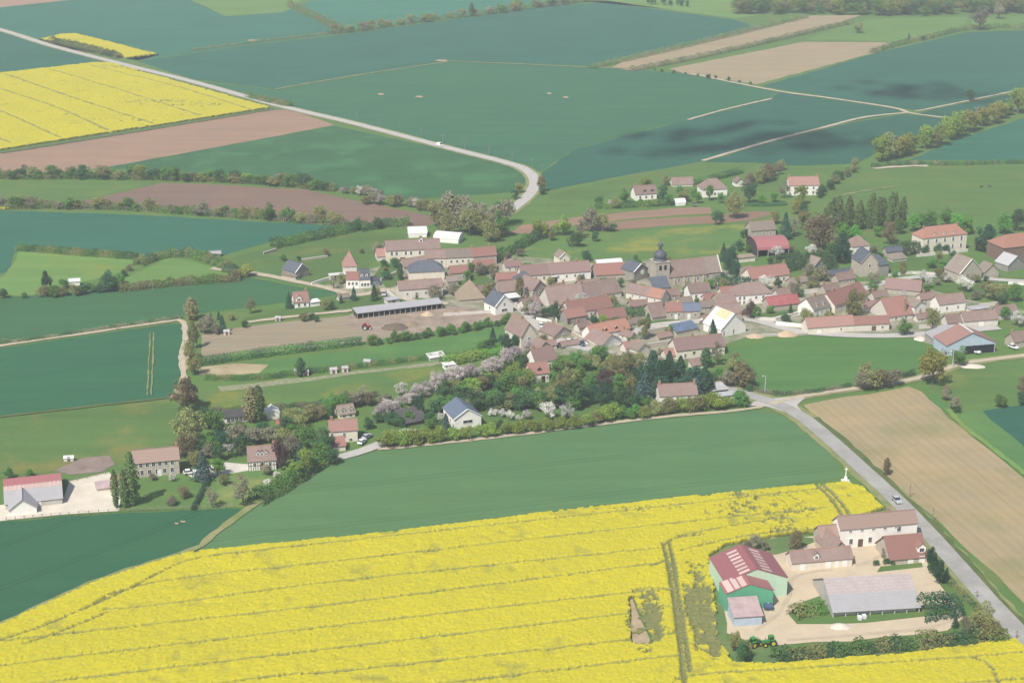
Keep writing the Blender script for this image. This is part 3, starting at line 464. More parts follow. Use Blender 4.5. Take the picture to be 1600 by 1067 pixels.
def house(A, B, hpx, roof, wall, rmat, label, rp=None, d=None, rise=None, pitch=0.85, win=(), door=(), chim=(), dorm=(), cat='house', name='house', group=None, oh=0.35, ridge=True, sidewin=0, front_open=False, roofbands=None, verge=None, hm=None):
    """A, B: photo points of the front wall's foot; hpx: eaves height in photo pixels; roof: g ridge along the front, f gable to the front, h hipped, p pyramid, m single slope, c curved, t flat"""
    a, b = G(*A), G(*B); L = (b - a).length; ang = math.atan2(b.y - a.y, b.x - a.x); ym = (A[1] + B[1]) / 2; s = S(ym); h = hm if hm else VH(hpx, ym)
    el = math.atan2(CAM_H, (a.y + b.y) / 2)
    if roof in 'ghc' and rp:                  # depth from the height the roof takes up in the photo
        d = d or 2 * rp / s / (pitch * math.cos(el) + math.sin(el)); rise = rise or pitch * d / 2
    if roof == 'f': d = d or 9.0; rise = rise or (rp / s / math.cos(el) if rp else pitch * L / 2)
    if roof == 'p': d = d or L; rise = rise or rp / s
    if roof in 'mt': d = d or 7.0; rise = 0.0 if roof == 't' else (rise if rise is not None else 1.6)
    root = empty(name, (a.x, a.y, 0.0), ang); tag(root, label, cat, group)
    wm = W[wall] if isinstance(wall, str) else wall; rm = R[rmat] if isinstance(rmat, str) else rmat; z0 = -0.2
    wb = MB(); rb = MB(); e = oh; eh = 0.04
    if roof in ('g', 'c'):
        prof = [(0, h), (d/2, h + rise), (d, h)] if roof == 'g' else [(d/2 - d/2*math.cos(t), h + rise*math.sin(t)) for t in [math.pi*i/10 for i in range(11)]]
        pr = [(0, z0)] + prof + [(d, z0)]; n = len(pr)
        vs = [(0, y, z) for y, z in pr] + [(L, y, z) for y, z in pr]
        fs = [tuple(range(n)), tuple(range(n, 2*n))[::-1], (0, n, n+1, 1), (n-1, n-2, 2*n-2, 2*n-1)]
        if front_open: fs = fs[:2] + fs[3:]
        wb.add(vs, fs)
        sl = rise / (d/2)
        if roof == 'g':
            zt = 0.16
            if roofbands:                     # sheets of different colour from ridge down to the eaves
                for q, (f0, f1, mt) in enumerate(roofbands):
                    y0, y1 = -e + (d/2+e)*f0, -e + (d/2+e)*f1; bb = MB()
                    slab(bb, [(-e, y0, h+zt+sl*y0), (L+e, y0, h+zt+sl*y0), (L+e, y1, h+zt+sl*y1), (-e, y1, h+zt+sl*y1)], 0.12); bb.obj('roof_sheet', R[mt], root)
            else: slab(rb, [(-e, -e, h+zt-sl*e), (L+e, -e, h+zt-sl*e), (L+e, d/2, h+zt+rise), (-e, d/2, h+zt+rise)])
            slab(rb, [(L+e, d+e, h+zt-sl*e), (-e, d+e, h+zt-sl*e), (-e, d/2, h+zt+rise), (L+e, d/2, h+zt+rise)])
        else:
            for (y0, za), (y1, zb) in zip(prof[:-1], prof[1:]): slab(rb, [(-e, y0, za+.1), (L+e, y0, za+.1), (L+e, y1, zb+.1), (-e, y1, zb+.1)], 0.08)
        if ridge and roof == 'g': MB().box(-e, L+e, d/2-.14, d/2+.14, h+rise+.08, h+rise+.3).obj('ridge', BRICK if rmat in ('brown', 'mauve', 'red', 'pink', 'orange', 'grbr') else rm, root)
    elif roof == 'f':
        pr = [(0, z0), (0, h), (L/2, h+rise), (L, h), (L, z0)]
        vs = [(x, 0, z) for x, z in pr] + [(x, d, z) for x, z in pr]
        wb.add(vs, [(4,3,2,1,0), (5,6,7,8,9), (1,6,5,0), (4,9,8,3)]); sl = rise/(L/2); zt = .16
        slab(rb, [(-e, -e, h+zt-sl*e), (L/2, -e, h+zt+rise), (L/2, d+e, h+zt+rise), (-e, d+e, h+zt-sl*e)])
        slab(rb, [(L/2, -e, h+zt+rise), (L+e, -e, h+zt-sl*e), (L+e, d+e, h+zt-sl*e), (L/2, d+e, h+zt+rise)])
        if verge:
            vb = MB(); slab(vb, [(-e, -e-.05, h+zt-sl*e+.05), (L/2, -e-.05, h+zt+rise+.05), (L/2, -e+.3, h+zt+rise+.05), (-e, -e+.3, h+zt-sl*e+.05)], .2)
            slab(vb, [(L/2, -e-.05, h+zt+rise+.05), (L+e, -e-.05, h+zt-sl*e+.05), (L+e, -e+.3, h+zt-sl*e+.05), (L/2, -e+.3, h+zt+rise+.05)], .2); vb.obj('verge_board', TRIM if verge is True else verge, root)
        if ridge: MB().box(L/2-.14, L/2+.14, -e, d+e, h+rise+.08, h+rise+.3).obj('ridge', BRICK if rmat in ('brown', 'mauve', 'red', 'pink', 'orange', 'grbr') else rm, root)
    elif roof in ('h', 'p'):
        wb.box(0, L, 0, d, z0, h); q = min(d/2*0.9, L/2-.05) if roof == 'h' else L/2-.05
        rb.add([(-e,-e,h),(L+e,-e,h),(L+e,d+e,h),(-e,d+e,h),(q,d/2,h+rise),(L-q,d/2,h+rise)], [(0,1,5,4),(1,2,5),(2,3,4,5),(3,0,4),(3,2,1,0)])
    elif roof in ('m', 't'):
        wb.add([(0,0,z0),(L,0,z0),(L,d,z0),(0,d,z0),(0,0,h),(L,0,h),(L,d,h+rise),(0,d,h+rise)], [(3,2,1,0),(0,1,5,4),(1,2,6,5),(2,3,7,6),(3,0,4,7)] if not front_open else [(1,2,6,5),(2,3,7,6),(3,0,4,7)])
        sl = rise/d; slab(rb, [(-e,-e,h+.2-sl*e),(L+e,-e,h+.2-sl*e),(L+e,d+e,h+.2+rise+sl*e),(-e,d+e,h+.2+rise+sl*e)], .2)
    wb.obj('wall', wm, root); ro = rb.obj('roof', rm, root)
    def zroof(x, y):
        if roof == 'g': return h + rise * (1 - abs(y - d/2) / (d/2))
        if roof == 'f': return h + rise * (1 - abs(x - L/2) / (L/2))
        return h + rise * 0.8
    for w in win:                             # (x fraction, height fraction of the wall, width m, height m[, kind])
        fx, fz, ww, hh = w[:4]; opening(root, w[4] if len(w) > 4 else 'win', ww, hh, (fx*L, -.02, fz*h))
    for w in door:
        fx, ww, hh, kd = w; opening(root, kd, ww, hh, (fx*L, -.02, hh/2 + .02))
    for i in range(sidewin):
        opening(root, 'win', .9, 1.3, (-.02, d*(i+1)/(sidewin+1), h*.55), -math.pi/2); opening(root, 'win', .9, 1.3, (L+.02, d*(i+1)/(sidewin+1), h*.55), math.pi/2)
    for c in chim:                            # chimneys by fraction along the ridge
        fx = c; x, y = (min(max(fx*L, .45), L-.45), d/2) if roof != 'f' else (L/2, min(max(fx*d, .45), d-.45)); zt = zroof(x, y); cb = MB()
        cb.box(x-.42, x+.42, y-.32, y+.32, zt-1.0, zt+1.25).box(x-.5, x+.5, y-.4, y+.4, zt+1.25, zt+1.4).tube((x-.18, y, zt+1.4), (x-.18, y, zt+1.75), .12, .1, 6).tube((x+.18, y, zt+1.4), (x+.18, y, zt+1.75), .12, .1, 6)
        cb.obj('chimney', BRICK, root)
    for dm in dorm:                           # dormers on the front slope: x fraction, up-slope fraction, width, height, face
        fx, fy, ww, hh, wl = dm; x = fx*L; y = fy*d/2; zb = zroof(0 if roof == 'f' else x, y) if roof == 'g' else h + rise*fy; dep = hh * (d/2) / rise + .4; db = MB(); rr_ = ww*.45
        db.add([(x-ww/2, y, zb-.3), (x+ww/2, y, zb-.3), (x+ww/2, y, zb+hh), (x, y, zb+hh+rr_), (x-ww/2, y, zb+hh), (x-ww/2, y+dep, zb+hh-.1), (x+ww/2, y+dep, zb+hh-.1), (x, y+dep+rr_*(d/2)/rise, zb+hh+rr_)],
               [(0,1,2,3,4), (1,6,2), (0,4,5)], 0)
        slab(db, [(x-ww/2-.2, y-.2, zb+hh), (x, y-.2, zb+hh+rr_+.12), (x, y+dep+rr_*(d/2)/rise, zb+hh+rr_+.12), (x-ww/2-.2, y+dep, zb+hh)], .1, 1)
        slab(db, [(x, y-.2, zb+hh+rr_+.12), (x+ww/2+.2, y-.2, zb+hh), (x+ww/2+.2, y+dep, zb+hh), (x, y+dep+rr_*(d/2)/rise, zb+hh+rr_+.12)], .1, 1)
        do = db.obj('dormer', [W[wl] if isinstance(wl, str) else wl, rm], root)
        if wl != 'dark': opening(do, 'win', ww*.5, hh*.75, (x, y-.02, zb+hh*.45))
    return root, L, d, h, rise
def row(n, z, w=0.9, h=1.3, kd='win', a=0.08, b=0.92): return [(a + (b-a)*(i+.5)/n, z, w, h, kd) for i in range(n)]

H = house
# --- left farm
r, L, d, h, rise = H((9,797), (98,787), 9, 'g', 'block', 'grey', 'long barn with dark red ridge band and grey roof, far left', rp=40, pitch=0.5, cat='barn', name='barn', ridge=False, oh=.3,
  roofbands=[(0, .52, 'grey'), (.52, .70, 'clear'), (.70, 1, 'crimson')], door=[(.55, 2.5, 2.0, 'wdoor')])
for i in range(13): MB().box(L*(i+.35)/13, L*(i+.6)/13, d/2*.50, d/2*.70, 0, .06).obj('skylight', R['clear'], r).location = (0, 0, 0)
for o in [c for c in r.children if c.name.startswith('skylight')]:
    for v in o.data.vertices: v.co.z += h + .2 + rise * v.co.y / (d/2)
H((15,806), (58,801), 9, 'f', 'white', 'grey', 'white gabled annex on the front of the far left barn', rp=14, d=9, cat='barn', name='barn_annex')
H((211,747), (281,740), 23, 'g', 'rough', 'light', 'long stone house with brown roof beside the tall poplar', rp=20, chim=(.98,), win=row(6, .8, 1, 1.4) + row(5, .32, 1, 1.7), door=[(.55, 1.1, 2.1, 'wdoor')], sidewin=1)
H((180,775), (205,770), 19, 'g', 'pale', 'pink', 'small pale outbuilding half hidden behind the poplars', rp=12, cat='outbuilding', name='outbuilding', win=row(2, .5))
H((152,768), (174,765), 4, 'm', 'pale', 'lilac', 'low open feed store in the gravel yard', d=4, rise=.6, cat='shed', name='shed')
r, L, d, h, rise = H((389,736), (432,733), 15, 'g', 'white', 'brown', 'white half-timbered house with wide roof dormer', rp=23, win=row(3, .6, .9, 1.4) , door=[(.5, 1, 2.0, 'bdoor')], chim=(.97,), dorm=[(.36, .38, 1.3, .9, 'white'), (.5, .38, 1.3, .9, 'white'), (.64, .38, 1.3, .9, 'white')], sidewin=1)
for i in range(13): MB().box(L*i/12-.1, L*i/12+.1, -.07, 0, .2, h).obj('timber_post', TIMB, r)
MB().box(0, L, -.075, -.002, h*.5, h*.5+.18).obj('timber_rail', TIMB, r)
H((516,692), (559,689), 18, 'g', 'cream', 'pink', 'cream house with pink roof and tall dark windows', rp=17, win=[(.08,.6,.8,1.7),(.52,.6,.8,1.7),(.75,.16,1,1.1),(.22,.16,1,1.1)], chim=(.1,), sidewin=0)
H((521,706), (540,704), 8, 'm', 'cream', 'red', 'low red-roofed annex in front of the cream house', d=4, rise=1.6, cat='annex', name='annex')
H((351,662), (396,658), 9, 't', 'white', 'dull', 'long low white bungalow with flat dark roof', d=7, win=row(6, .5, 1.2, 1.6), name='bungalow')
H((418,656), (437,654), 9, 'f', 'white', 'white', 'small white gabled shed beside the two tall poplars', rp=6, d=5, cat='shed', name='shed', verge=True)
H((433,666), (452,664), 4, 'g', 'pale', 'scarlet', 'little shed with faded red roof among the trees', rp=6, cat='shed', name='shed')
H((531,655), (555,651), 7, 'g', 'cream', 'grbr', 'cream cottage with brown roof behind the cream house', rp=14, win=row(2, .5), dorm=[(.25,.15,1.6,1,'cream'),(.75,.15,1.6,1,'cream')])
r, L, d, h, rise = H((710,672), (752,666), 17, 'f', 'white', 'blue', 'white gabled house with blue slate roof above the green field', rp=13, d=12, win=[(.5, .62, 3.4, 1.1)], verge=True, sidewin=2)
H((633,668), (668,661), 6, 'm', 'dark', 'dull', 'low dark-roofed shed under the pink blossom row', d=8, rise=2.2, cat='shed', name='shed')
H((1031,634), (1089,631), 15, 'g', 'white', 'brown', 'white house with brown roof and two chimneys by the junction', rp=18, chim=(.01, .99), win=[(.2,.62,1,1.3,'shut'),(.48,.62,1,1.3,'shut'),(.78,.62,1,1.3,'shut'),(.84,.2,1.2,1.2)], door=[(.52, 1.2, 2.1, 'bdoor')])
H((1104,620), (1137,616), 8, 'm', 'pale', 'grey', 'carport with sloping grey roof beside the junction', d=6, rise=.5, cat='carport', name='carport', front_open=True)
H((1120,632), (1154,628), 12, 't', 'white', 'grey', 'white flat-roofed garage facing the green field', d=3.5, cat='garage', name='garage')
# --- farm lower right
r, L, d, h, rise = H((1312,857), (1431,846), 30, 'g', 'white', 'light', 'long white two-storey farmhouse beside the main road', rp=20, chim=(.66,), win=row(5, .85, .9, .5, 'win', .05, .8) + [(.14,.32,1,1.7),(.39,.32,1,1.7),(.56,.32,1,1.7),(.76,.76,1.1,1.6)], door=[(.265, 1.3, 2.4, 'bdoor')])
H((1282,858), (1312,855), 18, 'g', 'rough', 'light', 'lower brown-roofed wing on the left end of the farmhouse', rp=18, cat='wing', name='farmhouse_wing')
H((1297,876), (1327,872), 13, 'f', 'rough', 'brown', 'stone gabled outbuilding touching the farmhouse wing', rp=15, d=10, cat='outbuilding', name='outbuilding')
H((1238,892), (1331,884), 13, 'g', 'cream', 'brown', 'long low stable with white doors and brown roof', rp=18, door=[(.17, 1.4, 1.9, 'wdoor'), (.6, 1.4, 2.1, 'wdoor'), (.74, 1.0, 2.1, 'wdoor'), (.88, 1.1, 2.1, 'wdoor')], dorm=[(.4, .12, 1.6, 1.3, 'white')], cat='stable', name='stable')
H((1391,883), (1448,878), 9, 'g', 'rough', 'red', 'steep red-brown barn right of the farm courtyard', rp=36, door=[(.55, 1.5, 1.6, 'wdoor'), (.86, 1.6, 2.0, 'wdoor')], dorm=[(.88, .2, 2.6, 1.6, 'white')], cat='barn', name='barn')
r, L, d, h, rise = H((1302,965), (1436,957), 9, 'g', 'block', 'greyb', 'large grey barn with long patched roof in the farmyard', rp=53, pitch=0.55, cat='barn', name='barn', front_open=True, ridge=False, roofbands=[(0, .52, 'grey'), (.52, 1, 'greyb')])
for i in range(8): MB().box(L*i/7-.14, L*i/7+.14, .02, .3, 0, h).obj('post', STEEL, r)
MB().box(.5, L-.5, .9, 1.1, 0, 1.3).obj('low_wall', W['pale'], r)
r, L, d, h, rise = H((1131,939), (1229,931), 29, 'f', 'mint', 'crimson', 'pale green steel hangar with crimson roof and skylights', rp=17, d=15, cat='hangar', name='hangar', ridge=True, oh=.15)
for sd in (0, 1):
    for i in range(7):
        fx = .40 if sd == 0 else .60; x0, x1 = (fx-.16)*L if sd == 0 else fx*L, fx*L if sd == 0 else (fx+.16)*L; y0 = d*(i+.25)/7.5; sb = MB()
        zz = lambda x: h + .2 + rise*(1-abs(x-L/2)/(L/2))
        slab(sb, [(x0, y0, zz(x0)), (x1, y0, zz(x1)), (x1, y0+1.1, zz(x1)), (x0, y0+1.1, zz(x0))], .05); sb.obj('skylight', R['clear'], r)
r, L, d, h, rise = H((1133,955), (1207,949), 27, 'f', 'jade', 'crimson', 'smaller dark green steel hangar in front of the crimson-roofed one', rp=12, d=6.5, cat='hangar', name='hangar', oh=.12)
for x0, x1 in ((.04, .17), (.2, .30), (.33, .44)):
    sb = MB(); zz = lambda x: h + .2 + rise*(1-abs(x-.5)/.5)
    slab(sb, [(x0*L, .1, zz(x0)), (x1*L, .1, zz(x1)), (x1*L, d-.1, zz(x1)), (x0*L, d-.1, zz(x0))], .05); sb.obj('skylight', R['clear'], r)
H((1147,979), (1190,976), 15, 'm', 'blue', 'lilac', 'blue-grey lean-to shed with faded pink roof', d=6.5, rise=2.0, cat='shed', name='shed')
# --- village, back row left
H((461,482), (483,480), 9, 'g', 'white', 'pink', 'lone white cottage with pinkish roof left of the cattle shed', rp=16, dorm=[(.3,.1,2.4,1.5,'white')], win=row(2,.5), chim=(.9,))
H((486,480), (500,478), 7, 't', 'white', 'white', 'small white garage beside the lone cottage', d=4, cat='garage', name='garage')
H((462,437), (483,431), 11, 'f', 'grey', 'slate', 'ruined grey stone house with slate roof and white gable edge', rp=11, d=9, verge=True)
H((440,434), (462,438), 5, 'm', 'stone', 'grbr', 'tumbledown stone lean-to beside the slate ruin', d=3, rise=1, cat='outbuilding', name='outbuilding')
H((537,433), (558,432), 16, 'h', 'pale', 'pink', 'tall narrow house with steep red pyramid-like roof', d=6.5, rise=6.5, chim=(.5,))
H((541,451), (562,451), 13, 'g', 'white', 'red', 'white house half with red roof on the cream lane', rp=13, win=row(3,.6), oh=.2)
H((562.5,451), (579,450), 13, 'g', 'white', 'slate', 'white house half with blue-black slate roof and dormers', rp=17, win=row(3,.45), dorm=[(.25,.3,1.2,1.1,'white'),(.7,.3,1.2,1.1,'white')], oh=.2)
H((580,450), (594,446), 6, 'g', 'white', 'slate', 'small slate-roofed garage right of the white house', rp=10, cat='garage', name='garage', door=[(.5,2.4,2.0,'wdoor')])
H((516,438), (540,436), 7, 't', 'white', 'white', 'white garden pavilion left of the white house', d=3, cat='pavilion', name='pavilion', door=[(.5,3,2,'open')])
H((604,411), (688,407), 19, 'g', 'cream', 'brown', 'long cream farmhouse with shuttered windows and brown roof', rp=15, win=[(.1,.72,1,1.5,'shut'),(.19,.72,1,1.5,'shut'),(.36,.72,1,1.5,'shut'),(.46,.72,1,1.5,'shut'),(.62,.72,1,1.5,'shut'),(.75,.72,1,1.5,'shut'),(.45,.25,1,1.4,'shut'),(.6,.25,1,1.4,'shut')], door=[(.3,2.2,2.2,'open')], dorm=[(.66,.75,2,1.4,'white')])
H((590,408), (604,407), 7, 'g', 'pale', 'pink', 'low pink-roofed extension of the cream farmhouse', rp=12, cat='extension', name='extension')
H((639,372), (667,371), 6, 'c', 'white', 'white', 'white arched tunnel shed behind the cream farmhouse, left one', d=9, rise=2.2, cat='shed', name='tunnel_shed')
H((678,378), (716,381), 6, 'c', 'white', 'white', 'white arched tunnel shed behind the cream farmhouse, right one', d=9, rise=2.2, cat='shed', name='tunnel_shed')
H((666,419), (697,418), 15, 'g', 'cream', 'brown', 'brown-roofed farm range left of the grey-roofed one', rp=13, cat='farm range', name='farm_range', win=row(3,.6))
H((697.5,418), (740,416), 15, 'g', 'cream', 'grbr', 'grey-brown roofed farm range in the middle of its row', rp=13, chim=(.97,), cat='farm range', name='farm_range', win=row(4,.6,.9,1.2))
H((740.5,416), (776,413), 15, 'g', 'stone', 'red', 'red-roofed farm range at the right end of its row', rp=13, chim=(.75,), cat='farm range', name='farm_range')
H((742,426), (776,423), 6, 'm', 'stone', 'red', 'lean-to with patchy red roof in front of the farm range', d=4.5, rise=2.3, cat='lean-to', name='lean_to')
H((640,441), (695,438), 15, 'h', 'cream', 'slate', 'broad tan barn with grey slate hipped roof', rp=13, d=10, rise=4, cat='barn', name='barn')
H((632,433), (668,428), 16, 'g', 'stone', 'brown', 'brown-roofed range behind the slate-roofed barn', rp=12, cat='farm range', name='farm_range')
H((624,468), (692,463), 15, 'g', 'pale', 'brown', 'long pale house with brown roof above the cattle shed', rp=13, win=row(4,.5,.8,1.1), door=[(.4,1,2.2,'bdoor')])
H((705,440), (732,438), 13, 'g', 'stone', 'red', 'small stone house with red roof behind the thatch-coloured barn', rp=11, win=row(2,.55))
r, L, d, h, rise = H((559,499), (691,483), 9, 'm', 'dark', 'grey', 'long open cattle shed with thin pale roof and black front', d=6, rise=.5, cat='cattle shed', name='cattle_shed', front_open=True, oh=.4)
for i in range(17): MB().box(L*i/16-.1, L*i/16+.1, .05, .25, 0, h).obj('post', STEEL, r)
H((606,477), (625,474), 7, 't', 'pale', 'grey', 'flat pale hut behind the cattle shed', d=4, cat='hut', name='hut', door=[(.5,1,1.8,'bdoor')])
H((530,471), (547,468), 5, 'g', 'pale', 'grbr', 'tiny shed between two dark conifers', rp=5, cat='shed', name='shed')
H((718,475), (758,472), 6, 'p', 'stone', 'tan', 'barn with tall straw-coloured pyramid roof', d=10, rise=7.5, cat='barn', name='barn')
r, L, d, h, rise = H((774,493), (802,487.5), 14, 'f', 'white', 'slate', 'white gabled house with black slate roof at the street corner', rp=15, d=9, win=[(.5,.42,2.6,1.0),(.5,1.05,.8,1.2)], verge=True, sidewin=1)
H((790,476), (812,473), 9, 'm', 'pale', 'white', 'white sheet canopy behind the black slate-roofed house', d=4, rise=.6, cat='canopy', name='canopy', front_open=True)
H((777,448), (808,446), 11, 'g', 'stone', 'red', 'low red-roofed cottage left of the slate hipped house', rp=10)
H((781,468), (814,464), 11, 'g', 'stone', 'brown', 'brown-roofed barn behind the black slate-roofed house', rp=16, cat='barn', name='barn')
H((809,460), (836,458), 17, 'h', 'stone', 'slate', 'stone house with pale slate hipped roof', rp=13, d=9, rise=4.5, win=row(2,.6))
H((832,468), (854,462), 14, 'f', 'stone', 'brown', 'steep brown-roofed stone gable house right of the slate hipped one', rp=13, d=10, win=[(.5,.6,.9,1.3)])
H((815,445), (860,442), 14, 'g', 'cream', 'mauve', 'left, stone half of the long mauve-roofed row behind the street', rp=16, win=row(3,.6), chim=(.05,), cat='house')
H((860.5,442), (923,437), 14, 'g', 'white', 'mauve', 'right, white half of the long mauve-roofed row behind the street', rp=16, win=row(4,.6,.8,1.1), door=[(.1,2.2,2.4,'open')], chim=(.7,))
H((874,415), (890,413), 12, 'f', 'cream', 'grbr', 'narrow cream gable rising behind the mauve roofs', rp=7, d=6, win=[(.5,.6,.8,1.2)], verge=True)
H((931,439), (986,436), 9, 'g', 'stone', 'red', 'long red-roofed house left of the grey gable', rp=17, chim=(.02,))
H((934,417), (972,414), 4, 'c', 'white', 'white', 'low white arched cover behind the long red roof', d=5, rise=1.2, cat='cover', name='tunnel_cover')
# --- church
r, L, d, h, rise = H((1046,446), (1104,440), 13, 'g', 'stone', 'brown', 'village church with stone tower, slate dome and long brown nave', rp=25, pitch=1.1, cat='church', name='church', win=[(.25,.5,.8,2.2),(.5,.5,.8,2.2),(.76,.5,.8,2.2)])
for x in (.12, .38, .64, .9): MB().add([(x*L-.35,-.9,0),(x*L+.35,-.9,0),(x*L+.35,0,0),(x*L-.35,0,0),(x*L-.35,-.5,h*.7),(x*L+.35,-.5,h*.7),(x*L+.35,0,h*.9),(x*L-.35,0,h*.9)], [(0,1,5,4),(1,2,6,5),(3,0,4,7),(4,5,6,7)]).obj('buttress', W['stone'], r)
cb = MB(); cl = 7.2; z1 = h+.2; pr = [(.6,-.2),(.6,z1),(d/2,z1+rise),(d-.6,z1),(d-.6,-.2)]
cb.add([(L+.01,y,z) for y, z in pr] + [(L+cl,y,z) for y, z in pr], [(0,5,6,1),(4,3,8,9),(9,8,7,6,5)]); cb.obj('chancel', W['stone'], r)
cb = MB(); sl = rise/(d/2-.6)
slab(cb, [(L+.36,.2,z1+.15-sl*.4),(L+cl+.2,.2,z1+.15-sl*.4),(L+cl+.2,d/2,z1+.15+rise),(L+.36,d/2,z1+.15+rise)]); slab(cb, [(L+.36,d-.2,z1+.15-sl*.4),(L+cl+.2,d-.2,z1+.15-sl*.4),(L+cl+.2,d/2,z1+.15+rise),(L+.36,d/2,z1+.15+rise)])
cb.obj('chancel_roof', R['grbr'], r)
cb = MB(); slab(cb, [(L+cl-.05,.0,z1-.3),(L+cl+.4,.0,z1-.3),(L+cl+.4,d/2,z1+.6+rise),(L+cl-.05,d/2,z1+.6+rise)], .3); slab(cb, [(L+cl-.05,d,z1-.3),(L+cl+.4,d,z1-.3),(L+cl+.4,d/2,z1+.6+rise),(L+cl-.05,d/2,z1+.6+rise)], .3); cb.obj('gable_coping', W['pale'], r)
tw = 6.7; th = VH(36, 446)
MB().box(-tw-.02, -.02, .2, tw+.2, -.2, th).box(-tw-.25, .2, -.03, tw+.43, th, th+.35).obj('tower', W['stone'], r)
for zz in (th*.78,): opening(r, 'open', 1.0, 2.0, (-tw/2-1.2, .17, zz)); opening(r, 'open', 1.0, 2.0, (-tw/2+1.2, .17, zz))
cx, cy = -tw/2, tw/2+.2
MB().lathe([(3.3, th+.36), (3.2, th+.6), (2.6, th+1.0), (2.55, th+1.5), (2.95, th+2.2), (3.0, th+2.9), (2.7, th+3.7), (2.0, th+4.4), (1.1, th+4.9), (.85, th+5.2)], 20, 0, (cx, cy)).obj('dome', R['slate'], r, True)
lb = MB(); 
for i in range(8): a = i*math.pi/4; lb.tube((cx+.75*math.cos(a), cy+.75*math.sin(a), th+5.1), (cx+.75*math.cos(a), cy+.75*math.sin(a), th+6.9), .12, .12, 5)
lb.lathe([(.95, th+5.1), (.95, th+5.3)], 10, 0, (cx, cy)).lathe([(.45, th+5.3), (.45, th+6.9)], 8, 0, (cx, cy)); lb.obj('lantern', R['slate'], r)
MB().lathe([(1.05, th+6.9), (1.2, th+7.4), (1.0, th+8.0), (.4, th+8.5), (.08, th+8.8), (.06, th+10.2)], 12, 0, (cx, cy)).box(cx-.35, cx+.35, cy-.04, cy+.04, th+9.6, th+9.72).obj('finial', R['slate'], r, False)
H((1021,460), (1046,458), 9, 'm', 'stone', 'slate', 'slate-roofed porch with white edge at the foot of the tower', d=5.5, rise=3.2, cat='porch', name='porch')
r, L, d, h, rise = H((990,441), (1012,435), 16, 'f', 'grey', 'slate', 'dark grey stone gable with a white round disc, left of the tower', rp=10, d=8, verge=True)
MB().tube((L*.62,-.12,h*.75), (L*.62,-.01,h*.75), 1.2, 1.2, 20).obj('round_panel', TRIM, r)
# --- village centre
H((860,484), (915,478), 7, 'g', 'pale', 'brown', 'tall steep brown-roofed barn with pale left gable', rp=28, cat='barn', name='barn', win=[(.2,.5,.8,.8)])
H((915.5,474), (971,464), 9, 'g', 'pale', 'brown', 'brown-roofed house joined to the right of the steep barn', rp=22, win=row(3,.5,1.0,.9), chim=(.05,))
H((890,502), (957,492), 13, 'g', 'pale', 'red', 'red-roofed house in front of the steep brown barn', rp=18, win=row(3,.5), chim=(.05,.98))
H((886,508), (916,503), 11, 'g', 'grey', 'red', 'small grey house with red roof at the left of the red-roofed house', rp=13, door=[(.1,1,2,'bdoor')])
H((938,505), (979,500), 6, 'g', 'pale', 'red', 'low red-brown roofed outhouse beside the clipped green hedge', rp=14, cat='outhouse', name='outhouse')
H((925,534), (984,522), 10, 'g', 'white', 'orange', 'white house with bright orange-red roof in the village centre', rp=16, dorm=[(.38,.12,1.2,.8,'dark'),(.65,.12,1.2,.8,'dark')], win=row(3,.5), door=[(.3,1.2,2.0,'bdoor')])
H((814,548), (838,543), 22, 'f', 'cream', 'brown', 'tall cream gabled house with maroon hipped roof on the street', rp=19, d=12, win=[(.5,.75,.8,1.0),(.5,.35,.8,1.4)], chim=(.4,), verge=BRICK)
H((866,532), (893,524), 7, 'f', 'rough', 'brown', 'stone gable house with brown roof across the street', rp=10, d=9, win=[(.5,.6,.8,1.2)])
H((940,546), (970,536), 6, 'f', 'white', 'brown', 'white gable with dark brown roof below the orange roof', rp=12, d=10, chim=(.5,))
H((978,552), (997,548), 8, 'g', 'pale', 'pink', 'left of two small pinkish roofs above the conifers', rp=9)
H((996,556), (1016,550), 8, 'f', 'pale', 'grbr', 'right of two small roofs above the conifers, grey gable', rp=7, d=7)
H((837,578), (870,573), 12, 'g', 'white', 'mauve', 'house with big mauve roof and white left gable', rp=21, chim=(.1,))
H((829,600), (858,597), 15, 'g', 'cream', 'red', 'small red-roofed house with arched door in the trees', rp=17, dorm=[(.5,.2,1.4,1.0,'dark')], door=[(.68,1.3,2.6,'open')], win=[(.9,.5,.7,1.2)])
H((842,556), (862,552), 11, 'f', 'stone', 'brown', 'stone gable behind the big mauve roof', rp=9, d=6)
H((878,545), (905,541), 5, 'g', 'pale', 'brown', 'low dark-roofed outhouse in the parking yard', rp=6, cat='outhouse', name='outhouse')
r, L, d, h, rise = H((978,466), (1033,477), 10, 'g', 'pale', 'brown', 'long low house with orange patch on its brown roof', rp=14, win=row(4,.6,.7,.9))
sb = MB(); sl = rise/(d/2); slab(sb, [(L*.6,-.3,h+.22-sl*.3),(L*.97,-.3,h+.22-sl*.3),(L*.97,d/2-.2,h+.22+sl*(d/2-.2)),(L*.6,d/2-.2,h+.22+sl*(d/2-.2))], .04); sb.obj('roof_patch', R['orange'], r)
H((1020,502), (1041,499), 6, 'g', 'stone', 'brown', 'dark brown-roofed barn left of the slate-topped cottage', rp=22, cat='barn', name='barn')
H((1041.5,500), (1068,499), 13, 'g', 'stone', 'red', 'stone cottage with reddish roof beside the slate one', rp=14, door=[(.55,1.1,2.2,'wdoor')], win=row(2,.6))
H((1068.5,499), (1094,498), 13, 'g', 'stone', 'blue', 'stone cottage with blue slate roof', rp=12, door=[(.3,1.1,2.2,'wdoor')], win=[(.7,.5,.9,1.2)])
H((1078,472), (1110,469), 14, 'g', 'white', 'brown', 'white house with brown roof in front of the church nave', rp=14, win=row(2,.6), chim=(.97,))
H((1103,476), (1122,473), 8, 'g', 'pale', 'red', 'little red-brown roof right of the white house by the church', rp=8)
